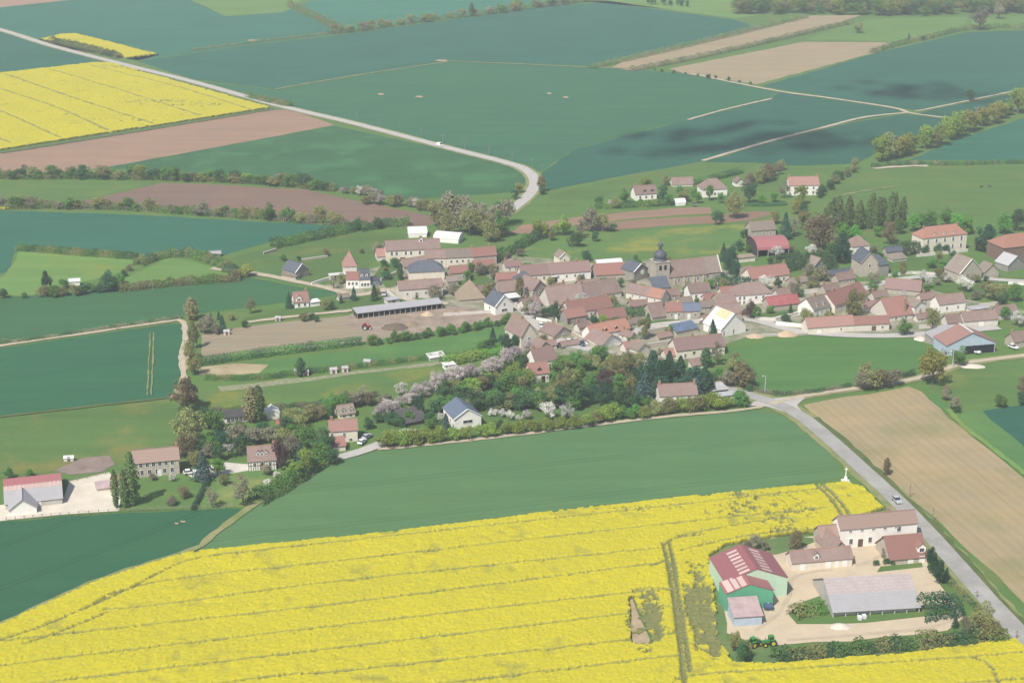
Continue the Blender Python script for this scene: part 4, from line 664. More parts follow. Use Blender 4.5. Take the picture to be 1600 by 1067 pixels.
H((1119,497), (1158,494), 6, 'g', 'stone', 'brown', 'broad brown-roofed barn above the unfinished white house', rp=15, cat='barn', name='barn')
H((1122,482), (1150,479), 8, 'g', 'stone', 'brown', 'upper brown-roofed barn left of the white hipped house', rp=15, cat='barn', name='barn')
H((1150,477), (1206,473), 15, 'h', 'white', 'brown', 'white two-storey house with brown hipped roof', rp=14, d=9, rise=4.2, win=[(.1,.68,.8,1.4),(.22,.68,.8,1.4),(.1,.22,.8,1.4),(.22,.22,.8,1.4),(.55,.68,.9,1.2),(.75,.68,.9,1.2)])
H((1128,463), (1163,459), 5, 'g', 'pale', 'red', 'long low dull red roof behind the hipped house', rp=9, cat='outhouse', name='outhouse')
H((1174,450), (1233,442), 14, 'g', 'cream', 'red', 'cream house with red roof and right chimney, behind the hipped house', rp=17, chim=(.97,), win=[(.3,.55,.9,1.3),(.65,.55,.9,1.3),(.85,.55,.9,1.3)])
H((1160,440), (1178,438), 11, 'g', 'stone', 'grbr', 'grey-roofed extension left of the cream red-roofed house', rp=11, cat='extension', name='extension')
r, L, d, h, rise = H((1126,528), (1165,519), 13, 'f', 'white', 'white', 'unfinished white house with bare timber boards on its roof', rp=20, d=11, win=[(.12,.45,.7,1.9),(.5,.45,.7,1.9)])
sb = MB(); slab(sb, [(L*.27, 1.2, h+.32+rise*.54), (L/2-.02, 1.2, h+.32+rise), (L/2-.02, d-2.5, h+.32+rise), (L*.27, d-2.5, h+.32+rise*.54)], .06)
slab(sb, [(L/2+.02, .2, h+.32+rise), (L*.66, .2, h+.32+rise*.68), (L*.66, d-.5, h+.32+rise*.68), (L/2+.02, d-.5, h+.32+rise)], .06); sb.obj('roof_boards', R['osb'], r)
H((1057,525), (1091,518), 6, 'm', 'rough', 'tarp', 'shed with a blue sheet roof beside the street', d=5, rise=1.5, cat='shed', name='shed')
H((1057,562), (1132,554), 14, 'g', 'cream', 'mauve', 'long cream house with mauve roof above the conifers', rp=19, chim=(.4,), win=[(.18,.35,.8,1.6),(.36,.55,1.2,1.3),(.75,.5,.9,1.5),(.9,.5,.9,1.5)])
H((1041,563), (1056,561), 6, 'g', 'pale', 'pink', 'small pinkish extension at the left of the long cream house', rp=11, cat='extension', name='extension')
H((1082,578), (1099,575), 6, 'm', 'cream', 'brown', 'porch with brown roof in front of the long cream house', d=3, rise=1.5, cat='porch', name='porch')
# --- village right
H((1202,486), (1249,481), 8, 'g', 'stone', 'scarlet', 'low shed with bright red sheet roof', rp=14, cat='shed', name='shed')
H((1271,497), (1296,490), 13, 'g', 'white', 'grbr', 'white cottage with grey-brown roof and cream left gable', rp=14, d=9, win=row(3,.5,.8,1.2), chim=(.5,), dorm=[(.3,.15,1.1,.9,'white'),(.7,.15,1.1,.9,'white')])
H((1304,490), (1355,472), 13, 'g', 'cream', 'red', 'large red-roofed house behind the big olive tree', rp=20, chim=(.2,), win=row(4,.5))
H((1262,523), (1335,518), 11, 'g', 'cream', 'pink', 'long low house with pink roof along the street, left part', rp=15, door=[(.25,2,1.6,'wdoor')], win=row(2,.5,.8,.9))
H((1335.5,518), (1389,516), 11, 'g', 'pale', 'red', 'darker red-roofed right part of the long low house', rp=12, door=[(.55,1.6,2,'bdoor')], win=[(.8,.5,.9,1)])
r, L, d, h, rise = H((1389,503), (1426,498), 8, 'g', 'pale', 'red', 'house with tall two-step red roof and a big chimney', rp=29, win=row(2,.5)); MB().box(L*.7-.6, L*.7+.6, 1.0, 2.2, h, h+rise+1.0).obj('chimney', BRICK, r)
H((1428,492), (1446,487), 12, 'f', 'white', 'grbr', 'small white gable right of the big chimney', rp=7, d=6, win=[(.5,.5,.8,1.2)])
H((1382,458), (1437,463), 8, 'g', 'stone', 'mauve', 'barn with broad mauve roof beside the green paddock', rp=16, cat='barn', name='barn')
H((1467,490), (1508,485), 14, 'g', 'white', 'brown', 'white house with brown roof and pale right gable', rp=14, win=row(2,.5,.8,1.2))
H((1518,490), (1545,487), 6, 't', 'pale', 'grey', 'flat pale garage right of the white brown-roofed house', d=4, cat='garage', name='garage', door=[(.4,2.4,1.9,'gdoor')])
H((1481,512), (1506,510), 7, 'g', 'pale', 'brown', 'left, lower part of the brown-roofed row at the right', rp=13)
H((1506.5,512), (1559,508), 10, 'g', 'pale', 'brown', 'right, longer part of the brown-roofed row', rp=14, door=[(.5,2,2,'wdoor')])
r, L, d, h, rise = H((1478,556), (1554,550), 16, 'f', 'blue', 'pink', 'open farm shed with pale red roof and blue-grey gable', rp=17, d=11, cat='hangar', name='hangar')
MB().box(L*.38, L*.98, -.1, -.02, 0.1, h*.8).obj('bay_shade_panel', DARK, r); MB().box(L/2-.5, L/2+.5, -.2, d, h+rise+.1, h+rise+.38).obj('ridge_vent', R['white'], r)  # dark panel on the closed gable paints the shade of an open bay
H((1467,542), (1500,530), 6, 'm', 'grey', 'grey', 'grey sheet lean-to left of the open red-roofed shed', d=7, rise=2.5, cat='lean-to', name='lean_to')
H((1440,398), (1509,390), 25, 'h', 'cream', 'orange', 'manor house with orange hipped roof and three dormers', rp=17, d=9, rise=4.2, chim=(.12,.88), win=row(5,.76,1,1.9,'shut',.03,.97) + row(5,.3,1,1.9,'shut',.03,.97), dorm=[(.28,.12,1.2,1.1,'white'),(.5,.12,1.2,1.1,'white'),(.72,.12,1.2,1.1,'white')], name='manor')
H((1566,410), (1640,402), 22, 'h', 'brick', 'orange', 'big barn with orange-red roof at the right edge', rp=20, d=13, rise=4.5, cat='barn', name='barn')
H((1574,425), (1600,420), 10, 'f', 'grey', 'grey', 'grey gabled shed in front of the right-edge barn', rp=12, d=8, cat='shed', name='shed')
H((1498,443), (1533,437), 15, 'f', 'rough', 'grbr', 'pale stone gable house below the manor', rp=20, d=10, win=[(.3,.6,.8,1.2),(.7,.6,.8,1.2)], verge=True)
H((1537,436), (1560,433), 10, 'f', 'stone', 'grbr', 'small grey-brown gable right of the stone house below the manor', rp=11, d=6)
H((1344,433), (1371,431), 22, 'f', 'rough', 'slate', 'tall stone gabled chapel-like house with slate roof', rp=15, d=10, win=[(.5,.75,1,1.6)], verge=W['grey'])
H((1372.5,432), (1388,430), 17, 'm', 'grey', 'slate', 'slate lean-to on the right of the tall stone gable', d=9, rise=2, cat='lean-to', name='lean_to')
H((1331,400), (1358,397), 14, 'h', 'white', 'brown', 'white house with brown hipped roof behind the stone gable', rp=12, d=8, rise=4, win=row(2,.6,.8,1.2))
H((1385,402), (1410,400), 8, 'g', 'stone', 'slate', 'low slate-roofed outhouse left of the manor hedge', rp=8, cat='outhouse', name='outhouse')
H((1394,410), (1417,407), 4, 'h', 'pale', 'grbr', 'little tan-roofed summerhouse below the manor', d=4, rise=2.5, cat='summerhouse', name='summerhouse')
H((1296,440), (1330,436), 10, 'g', 'stone', 'slate', 'low dark-roofed stone house left of the tall gable', rp=7)
H((1272,424), (1290,420), 8, 'f', 'grey', 'grbr', 'small grey gable under the dark conifers', rp=10, d=6)
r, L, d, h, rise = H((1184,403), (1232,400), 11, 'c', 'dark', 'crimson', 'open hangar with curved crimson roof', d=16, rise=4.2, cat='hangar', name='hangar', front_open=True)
for i in range(4): MB().box(L*i/3-.12, L*i/3+.12, .05, .3, 0, h).obj('post', STEEL, r)
H((1174,371), (1212,368), 10, 'g', 'stone', 'grbr', 'stone house with grey-brown roof behind the crimson hangar', rp=14, win=row(3,.5,.8,1.1), chim=(.98,))
H((1151,411), (1180,408), 7, 't', 'cream', 'tan', 'flat sandy-walled yard building left of the crimson hangar', d=5, cat='shed', name='shed')
# --- far houses
H((1233,306), (1279,305), 16, 'g', 'white', 'pink', 'white two-storey house with pink roof in front of the small pasture', rp=13, chim=(.01,.97), win=row(4,.72,.9,1.4) + row(4,.25,.9,1.6), sidewin=1)
H((1098,309), (1136,307), 12, 'h', 'white', 'brown', 'white house with long brown roof among shrubs', rp=15, d=10, rise=5, win=row(3,.4,1,1.4))
H((1150,292), (1163,291), 6, 'f', 'white', 'brown', 'small white gabled lodge right of the long brown roof', rp=6, d=5, cat='lodge', name='lodge')
H((993,314), (1026,312), 10, 'g', 'white', 'brown', 'white house with brown roof and two dark dormers, far centre', rp=13, dorm=[(.45,.2,1.4,.9,'dark'),(.8,.2,1.4,.9,'dark')], win=row(3,.5,1,1.4), chim=(.1,))
H((1051,292), (1083,291), 3, 'g', 'white', 'brown', 'low brown-roofed house with white left gable, far centre', rp=11)
H((108,447), (125,446), 7, 'g', 'white', 'white', 'small white hut beside the dark round tree, left', rp=4, cat='hut', name='hut')
H((327,402), (345,401), 5, 'g', 'grey', 'grey', 'grey hut in the hedge above the triangular meadow', rp=4, cat='hut', name='hut')
H((695,578), (711,576), 7, 't', 'white', 'white', 'white mobile home at the end of the flowery meadow', d=3, win=row(3,.6,.7,.6), cat='mobile home', name='mobile_home')
H((672,564), (695,560), 4, 'm', 'pale', 'white', 'white-roofed greenhouse above the flowery meadow', d=3, rise=.8, cat='greenhouse', name='greenhouse')
H((1056,322), (1071,321), 3, 'c', 'white', 'white', 'white arched tent in front of the far houses', d=5, rise=2.2, cat='tent', name='tent')

# --- lesser houses and outbuildings that fill the gaps between the village roofs
for a, b, h, k_, w_, r_, rp_, lb in (
  ((700,448),(716,446),8,'g','stone','grbr',8,'small grey-brown roof between the barn and the red-roofed stone house'),((745,462),(768,458),6,'g','stone','brown',8,'low brown roof behind the straw-coloured pyramid roof'),
  ((820,486),(845,480),8,'g','pale','mauve',10,'mauve-roofed cottage on the street opposite the black slate house'),((866,462),(885,459),8,'g','stone','brown',9,'brown roof tucked behind the steep barn'),((905,456),(938,452),8,'g','stone','grbr',9,'grey-brown roof above the steep brown barn'),
  ((985,486),(1012,484),7,'g','stone','mauve',9,'mauve roof above the clipped green hedge'),((1040,470),(1062,468),8,'g','stone','brown',9,'brown roof just below the porch of the tower'),((1062,480),(1082,478),7,'g','pale','grbr',8,'grey-brown outhouse below the white house by the church'),
  ((1096,488),(1118,486),8,'g','rough','grbr',10,'rough stone cottage left of the broad brown barn'),((1100,506),(1116,503),6,'g','pale','brown',7,'low brown outhouse above the unfinished house'),((1216,470),(1244,466),8,'g','pale','brown',10,'brown-roofed cottage behind the bright red shed'),
  ((1236,450),(1262,446),7,'g','stone','grbr',8,'grey-brown roof right of the cream red-roofed house'),((1290,462),(1312,458),8,'g','stone','brown',9,'small brown roof behind the large red-roofed house'),((1352,488),(1378,484),7,'g','pale','mauve',9,'mauve outhouse right of the big olive tree'),
  ((1366,472),(1388,469),7,'g','pale','brown',9,'brown outhouse behind the house with the big chimney'),((1440,476),(1462,473),8,'g','pale','mauve',9,'mauve roof left of the white brown-roofed house'),((1434,504),(1456,501),6,'g','pale','brown',7,'low brown roof right of the dark rounded tree'),
  ((905,520),(922,516),8,'g','pale','brown',8,'brown roof left of the orange one'),((985,512),(1006,508),6,'g','pale','grbr',7,'low grey-brown roof right of the orange one'),((968,528),(985,533),6,'g','pale','mauve',8,'small mauve roof below the right end of the orange one'),
  ((1030,534),(1050,530),6,'g','stone','mauve',7,'low mauve shed left of the blue sheet roof'),((655,452),(690,449),5,'g','stone','brown',6,'low brown roof wedged behind the long pale house'),((790,426),(812,424),9,'g','pale','mauve',9,'mauve roof left of the long mauve-roofed row'),
  ((1310,446),(1336,442),8,'g','stone','brown',10,'brown roof in front of the low dark-roofed stone house'),((1560,500),(1590,496),9,'g','pale','brown',12,'brown-roofed house at the right edge of the village'),((1585,545),(1620,540),11,'g','stone','brown',14,'brown-roofed house cut by the right edge of the photo'),
  ((850,548),(870,545),7,'g','pale','mauve',8,'mauve roof above the big mauve-roofed house'),((1138,516-10),(1160,503),6,'g','pale','grbr',6,'low grey outhouse behind the unfinished house')):
    H(a, b, h, k_, w_, r_, lb, rp=rp_, win=row(2, .55, .8, 1.0), chim=(random.choice((.05, .3, .95)),))
# ================================================================ TREES AND HEDGES
def leaf_mat(nm, c, c2, amt=0.5):
    m = NT(nm); co = m.coord(); oi = m.n('ShaderNodeObjectInfo')
    col = m.mix(m.ramp(m.noise(co, 0.45, 3, 0.6), [(0.35, (0, 0, 0)), (0.68, (1, 1, 1))]), c, c2)
    hsv = m.n('ShaderNodeHueSaturation'); m.l(m.math('MULTIPLY_ADD', oi.outputs['Random'], 0.035, 0.4825), hsv.inputs['Hue'])
    m.l(m.math('MULTIPLY_ADD', oi.outputs['Random'], 0.5, 0.75), hsv.inputs['Value']); m.l(col, hsv.inputs['Color'])
    m.l(hsv.outputs[0], m.b.inputs['Base Color'])
    tr_ = m.n('ShaderNodeBsdfTranslucent'); m.l(hsv.outputs[0], tr_.inputs['Color']); mx = m.n('ShaderNodeMixShader'); mx.inputs[0].default_value = 0.4
    m.l(m.b.outputs[0], mx.inputs[1]); m.l(tr_.outputs[0], mx.inputs[2]); m.l(mx.outputs[0], m.t.nodes['Material Output'].inputs['Surface'])
    return m.mat
LM = dict(green=leaf_mat('leaf_green', (0.113, 0.254, 0.063), (0.173, 0.324, 0.081)), dark=leaf_mat('leaf_dark', (0.066, 0.154, 0.066), (0.099, 0.196, 0.082)), lime=leaf_mat('leaf_lime', (0.24, 0.35, 0.07), (0.31, 0.38, 0.085)),
          bright=leaf_mat('leaf_bright', (0.134, 0.354, 0.057), (0.191, 0.421, 0.086)), olive=leaf_mat('leaf_olive', (0.27, 0.285, 0.11), (0.33, 0.33, 0.14)), brown=leaf_mat('leaf_bud_brown', (0.25, 0.225, 0.115), (0.29, 0.255, 0.14)), greybrown=leaf_mat('twig_grey', (0.324, 0.300, 0.216), (0.264, 0.264, 0.168)),
          pink=leaf_mat('blossom_pink', (0.64, 0.56, 0.55), (0.53, 0.47, 0.46)), white=leaf_mat('blossom_white', (0.744, 0.720, 0.672), (0.600, 0.600, 0.528)), purple=leaf_mat('leaf_copper', (0.121, 0.073, 0.082), (0.162, 0.089, 0.097)), conifer=leaf_mat('needle_dark', (0.045, 0.117, 0.069), (0.069, 0.158, 0.085)),
          bluegreen=leaf_mat('needle_blue', (0.078, 0.148, 0.131), (0.104, 0.182, 0.157)), poplar=leaf_mat('leaf_poplar', (0.150, 0.225, 0.080), (0.19, 0.265, 0.095)), yellow=leaf_mat('leaf_yellow_green', (0.33, 0.35, 0.08), (0.38, 0.37, 0.10)))
BARK = plain_mat('bark', (0.16, 0.125, 0.095), 0.35, 2.0)
def leaf_quads(P, N, size, rng):
    n = len(P); N = N / np.maximum(np.linalg.norm(N, axis=1, keepdims=True), 1e-6)
    r = rng.normal(size=(n, 3)); T = np.cross(N, r); T /= np.maximum(np.linalg.norm(T, axis=1, keepdims=True), 1e-6); B = np.cross(N, T)
    sz = size * rng.uniform(0.6, 1.35, (n, 1)); asp = rng.uniform(0.55, 0.95, (n, 1))
    V = np.stack([P - T*sz/2, P + B*sz*asp/2 + N*sz*.12, P + T*sz/2, P - B*sz*asp/2 + N*sz*.12], 1).reshape(-1, 3)
    return V, np.arange(4*n).reshape(-1, 4)
def crown_mesh(shape, seed, mat):
    rng = np.random.default_rng(seed * 31 + sum(map(ord, shape)))
    if shape in ('round', 'wide', 'bush', 'airy', 'blossom'):
        c, rad, nl, lr, n, ls = {'round': (5.4, (3.2, 3.2, 4.2), 24, (.9, 1.7), 2300, .5), 'wide': (5.2, (4.2, 4.2, 4.2), 30, (1.0, 1.8), 2800, .54), 'bush': (5.0, (4.3, 4.3, 4.4), 22, (1.3, 2.4), 2000, .7),
                                 'airy': (5.5, (3.3, 3.3, 4.2), 26, (.7, 1.4), 1700, .42), 'blossom': (5.7, (3.9, 3.9, 3.8), 22, (1.0, 1.7), 1300, .55)}[shape]
        th = rng.uniform(0, 2*np.pi, nl); u = rng.uniform(-.85, 1, nl); q = np.sqrt(1-u*u); f = rng.uniform(.4, .95, nl)
        C = np.stack([np.cos(th)*q*rad[0]*f, np.sin(th)*q*rad[1]*f, u*rad[2]*f + c], 1); LR = rng.uniform(*lr, nl)
        li = rng.integers(0, nl, n); D = rng.normal(size=(n, 3)); D /= np.linalg.norm(D, axis=1, keepdims=True); rr = LR[li] * rng.uniform(.55, 1.12, n)
        P = C[li] + D * rr[:, None] * np.array([1, 1, .85]); N = D + rng.normal(size=(n, 3)) * .55 + np.array([0, 0, .35])
    elif shape == 'column':
        n, ls = 1300, .5; z = rng.uniform(.6, 10.2, n); t = (z-.6)/9.6; R_ = 1.25 * np.sin(np.pi * np.clip(t*.93+.06, 0, 1))**.6 * rng.uniform(.5, 1.1, n); th = rng.uniform(0, 2*np.pi, n); R_ *= 1 + .25*np.sin(3*th + z*1.3)
        P = np.stack([R_*np.cos(th), R_*np.sin(th), z], 1); N = np.stack([np.cos(th), np.sin(th), np.full(n, .5)], 1) + rng.normal(size=(n, 3))*.5
    elif shape == 'cone':
        n, ls = 1400, .6; lay = rng.integers(0, 11, n); t = lay/11 + rng.uniform(0, .05, n); th = rng.uniform(0, 2*np.pi, n); ph = rng.uniform(0, 6, 11)
        Rm = 2.6 * (1-t)**.85 * (1 + .25*np.sin(4*th + ph[lay])); R_ = Rm * np.sqrt(rng.uniform(.15, 1.05, n)); z = .8 + 9.2*t + .5*(1-R_/np.maximum(Rm, .01))
        P = np.stack([R_*np.cos(th), R_*np.sin(th), z], 1); N = np.stack([np.cos(th)*.8, np.sin(th)*.8, np.full(n, .8)], 1) + rng.normal(size=(n, 3))*.4
    V, Fc = leaf_quads(P, N, ls, rng); me = bpy.data.meshes.new('crown'); me.from_pydata(V.tolist(), [], Fc.tolist()); me.materials.append(mat); return me
def trunk_mesh(shape, seed):
    rr = random.Random(seed); mb = MB(); hh = {'bush': 4.0, 'column': 7.0, 'cone': 8.5}.get(shape, 5.0); r0 = {'column': .3, 'cone': .26}.get(shape, .34)
    mb.tube((0, 0, -.2), (.08, .05, hh*.45), r0, r0*.75, 7).tube((.08, .05, hh*.45), (0, 0, hh), r0*.75, r0*.3, 7)
    if shape not in ('column', 'cone'):
        for i in range(6):
            a = rr.uniform(0, 6.28); z = hh*rr.uniform(.35, .8); L_ = rr.uniform(1.6, 2.8); mb.tube((.05, .03, z), (L_*math.cos(a), L_*math.sin(a), z + rr.uniform(1.2, 2.6)), r0*.42, .05, 5)
    me = bpy.data.meshes.new('trunk'); me.from_pydata(mb.v, [], mb.f); me.materials.append(BARK); return me
_cm = {}; _tm = {}; NV = 5; TREES = []
ONES = 'first second third fourth fifth sixth seventh eighth ninth tenth eleventh twelfth thirteenth fourteenth fifteenth sixteenth seventeenth eighteenth nineteenth'.split()
def ordinal(n): return ONES[n-1] if n < 20 else (['twentieth', 'thirtieth', 'fortieth', 'fiftieth'][n//10-2] if n % 10 == 0 else ['twenty', 'thirty', 'forty', 'fifty'][n//10-2] + '-' + ONES[n % 10 - 1])
KIND = dict(g=('round','green'), d=('round','dark'), l=('round','lime'), B=('round','bright'), o=('round','olive'), b=('airy','brown'), t=('airy','greybrown'), p=('blossom','pink'), w=('blossom','white'), u=('wide','purple'), c=('cone','conifer'), k=('cone','bluegreen'),
            P=('column','poplar'), D=('column','dark'), y=('round','yellow'), O=('wide','olive'), Y=('wide','yellow'), G=('wide','green'), N=('wide','brown'), s=('bush','green'), S=('bush','dark'), L=('bush','lime'), q=('bush','olive'), r=('bush','brown'), R=('bush','greybrown'), C=('wide','conifer'), H=('column','brown'))
SMALL = dict(g='s', d='S', l='L', o='q', b='r', t='R', y='L')
def tree(kd, x, y, hpx, label, group=None, wf=1.0, name=None):
    if VH(hpx, y) < 5.6 and kd in SMALL: kd = SMALL[kd]; label = label.replace('tree', 'shrub')
    shape, mt = KIND[kd]; v = random.randrange(NV); key = (shape, mt, v)
    if key not in _cm: _cm[key] = crown_mesh(shape, v, LM[mt])
    if (shape, v) not in _tm: _tm[(shape, v)] = trunk_mesh(shape, v)
    p = G(x, y); hm = VH(hpx, y) / 10.0; nm = name or {'bush': 'bush' if kd in 'qrR' else 'shrub', 'cone': 'conifer', 'column': 'poplar', 'blossom': 'blossom_tree'}.get(shape, 'tree')
    root = empty(nm, p, random.uniform(0, 6.28)); root.scale = (hm*wf, hm*wf, hm)
    tag(root, label, {'bush': 'bush' if kd in 'qrR' else 'shrub', 'cone': 'conifer', 'column': 'columnar tree', 'blossom': 'blossom tree'}.get(shape, 'tree'), group); TREES.append((root, kd, x, y, hpx))
    link(bpy.data.objects.new('trunk', _tm[(shape, v)]), root); link(bpy.data.objects.new('crown', _cm[key]), root)
    return root
def trees(label, group, items, wf=1.0, name=None):
    """items: 'kind x y height' groups"""
    for it in items:
        kd, x, y, h = it[:4]; tree(kd, x, y, h, label, group, (it[4] if len(it) > 4 else 1.0) * wf, name)
def rowtrees(label, group, kinds, pts, n, h, jx=4, jy=1.5, wf=1.0, hv=.3, name=None):
    Q = [Vector((p[0], p[1], 0)) for p in pts]; seg = [(b-a).length for a, b in zip(Q[:-1], Q[1:])]; tot = sum(seg); rr = random.Random(label)
    for i in range(n):
        t = tot*(i+.5)/n; j = 0
        while j < len(seg)-1 and t > seg[j]: t -= seg[j]; j += 1
        p = Q[j] + (Q[j+1]-Q[j]) * (t/seg[j]); tree(rr.choice(kinds), p.x + rr.uniform(-jx, jx), p.y + rr.uniform(-jy, jy), h*rr.uniform(1-hv, 1+hv), label, group, wf*rr.uniform(.85, 1.2), name)
    mine = sorted(TREES[-n:], key=lambda t_: t_[2])
    for i, t_ in enumerate(mine): t_[0]['label'] = ordinal(i + 1) + ' from the left, ' + t_[0]['label']
def hedge(label, px, hpx, width, mats, dens=1.0, group=None, clip=False, name='hedge'):
    """a continuous hedge: foliage massed along a line, with stems inside"""
    P = smooth_poly([G(*p) for p in px], 5); rng = np.random.default_rng(sum(map(ord, label))); ym = sum(p[1] for p in px)/len(px); h = VH(hpx, ym)
    seg = [(b-a).length for a, b in zip(P[:-1], P[1:])]; tot = sum(seg); cum = np.concatenate([[0], np.cumsum(seg)]); ls = max(.35, min(.62, h*.16))
    n = int(min(16000, tot * (2*h + width) / (ls*ls) * 2.4 * dens)); t = rng.uniform(0, tot, n); X = np.interp(t, cum, [p.x for p in P]); Y = np.interp(t, cum, [p.y for p in P])
    dx = np.interp(t + .5, cum, [p.x for p in P]) - np.interp(t - .5, cum, [p.x for p in P]); dy = np.interp(t + .5, cum, [p.y for p in P]) - np.interp(t - .5, cum, [p.y for p in P]); l = np.maximum(np.hypot(dx, dy), 1e-6); nx, ny = -dy/l, dx/l
    va = .12 if clip else .42; prof = 1 - va + va * 2 * (vnoise(t, t*0+3.7, max(2.5, h*.9), 21) * .65 + vnoise(t, t*0+9.1, max(1.2, h*.35), 22) * .35); a = rng.uniform(0, np.pi, n); rad = rng.uniform(.72, 1.05, n)
    if clip: ca = np.clip(np.cos(a)*1.35, -1, 1); sa = np.clip(np.sin(a)*1.25, 0, 1)
    else: ca, sa = np.cos(a), np.sin(a)
    Wd = width/2*(0.75 + .5*vnoise(t, t*0+1.3, h, 23)); Z = np.maximum(.1, sa*h*prof*rad); U = ca*Wd*rad
    Pn = np.stack([X + nx*U, Y + ny*U, Z], 1); Nn = np.stack([nx*ca, ny*ca, sa + .1], 1) + rng.normal(size=(n, 3)) * (.25 if clip else .5)
    V, Fc = leaf_quads(Pn, Nn, ls, rng)
    root = empty(name, P[len(P)//2]); root.location.z = 0; tag(root, label, 'hedge', group); c = P[len(P)//2]
    V = V - np.array([c.x, c.y, 0]); mi = (vnoise(t, t*0+5.5, max(4, h*1.6), 24) * len(mats) + rng.uniform(-.45, .45, n)).astype(int) % len(mats)
    me = bpy.data.meshes.new('foliage'); me.from_pydata(V.tolist(), [], Fc.tolist())
    for m_ in mats: me.materials.append(LM[m_])
    me.polygons.foreach_set('material_index', mi.astype(np.int32)); link(bpy.data.objects.new('foliage', me), root)
    mb = MB(); k_ = max(2, min(40, int(tot/4)))
    for i in range(k_):
        tt = tot*(i+.5)/k_; x_ = float(np.interp(tt, cum, [p.x for p in P]) - c.x); y_ = float(np.interp(tt, cum, [p.y for p in P]) - c.y); mb.tube((x_, y_, -.1), (x_+.1, y_, h*.6), .09, .04, 5)
    mb.obj('stems', BARK, root)['kind'] = 'stuff'
    return root
# --- far rows
rowtrees('tree of the long row above the narrow meadow', 'long tree row, upper left', 'ggdolgd', [(-40,279),(200,279),(400,286),(520,298)], 40, 19, jx=5, wf=1.45)
hedge('scrubby undergrowth under the long upper left tree row', [(-60,279),(200,280),(400,287),(525,299)], 10, 6, ['green', 'olive', 'dark'])
hedge('scrubby undergrowth under the second tree row', [(-60,326),(150,326),(320,336),(545,353)], 9, 6, ['olive', 'green', 'greybrown'])
rowtrees('pale shrub at the right end of the upper left tree row', 'row end shrubs', 'RRqp', [(530,302),(600,308)], 9, 14)
rowtrees('bushy tree in the second row, below the dark ploughed field', 'second tree row, left', 'oqRgsq', [(-30,325),(150,325),(320,335),(540,352)], 38, 16, jx=5, wf=1.3)
trees('taller dark green tree in the second row on the left', 'taller trees in the second row', [('g',420,346,30),('g',454,346,24),('o',500,347,28,1.2),('d',560,360,22),('d',590,358,20)])
rowtrees('shrub or small blossom tree behind the end of the ploughed field', 'shrubs by the road bend', 'RqpRo', [(565,318),(640,325),(700,338),(740,345)], 18, 17)
rowtrees('tree in the grey-green clump beside the road bend', 'clump below the road bend', 'ttogoRd', [(690,362),(720,355),(760,372),(790,362)], 17, 38, jx=10, jy=9)
trees('tree beside the bend of the grey road', 'trees at the road bend', [('y',812,302,20),('d',805,312,18),('S',790,325,16),('d',780,333,18),('o',846,300,26,.8),('S',846,304,14)])
trees('lime-green tree behind the white and mauve row', 'lime trees behind the street', [('l',845,372,34,1.1),('l',880,368,32,1.1),('o',862,376,18)])
trees('bush at the edge of the brown garden plots', 'bushes by the brown plots', [('S',897,386,24,1.1),('R',925,360,36),('d',930,378,20),('o',942,362,30),('t',908,372,28),('S',958,362,14)])
hedge('dark hedge climbing behind the red-roofed farm range', [(770,412),(800,395),(835,375),(870,366)], 13, 5, ['dark', 'green'])
hedge('hedge strip beside the far yellow triangle', [(80,66),(130,77),(188,92)], 9, 7, ['green', 'olive', 'dark'])
hedge('short hedge beside the straight road, upper left', [(386,152),(420,160),(455,167)], 8, 5, ['olive', 'green'])
hedge('thin scrubby hedge between two far blue-green fields', [(300,80),(392,68),(530,52)], 4, 3, ['olive', 'brown', 'green'], .5)
hedge('hedge falling from the top edge, left of centre', [(452,10),(490,28),(535,50)], 9, 7, ['olive', 'green', 'brown'])
rowtrees('tree in the far hedge line across the top', 'far hedge line across the top', 'qqRsqoL', [(515,54),(580,46),(660,34),(760,22),(850,10),(945,0)], 22, 12, jx=6, jy=1, wf=1.6)
hedge('far hedge line rising to the top edge, centre', [(512,55),(580,47),(660,35),(760,23),(850,11),(960,-1)], 8, 7, ['olive', 'green', 'brown', 'dark'])
trees('tree standing above the far hedge line', 'taller far trees', [('D',737,26,20,1.6),('o',595,44,18),('t',1530,48,44,1.1),('t',1560,30,30),('o',1340,52,18,1.3),('c',1420,62,10),('d',1442,64,8)])
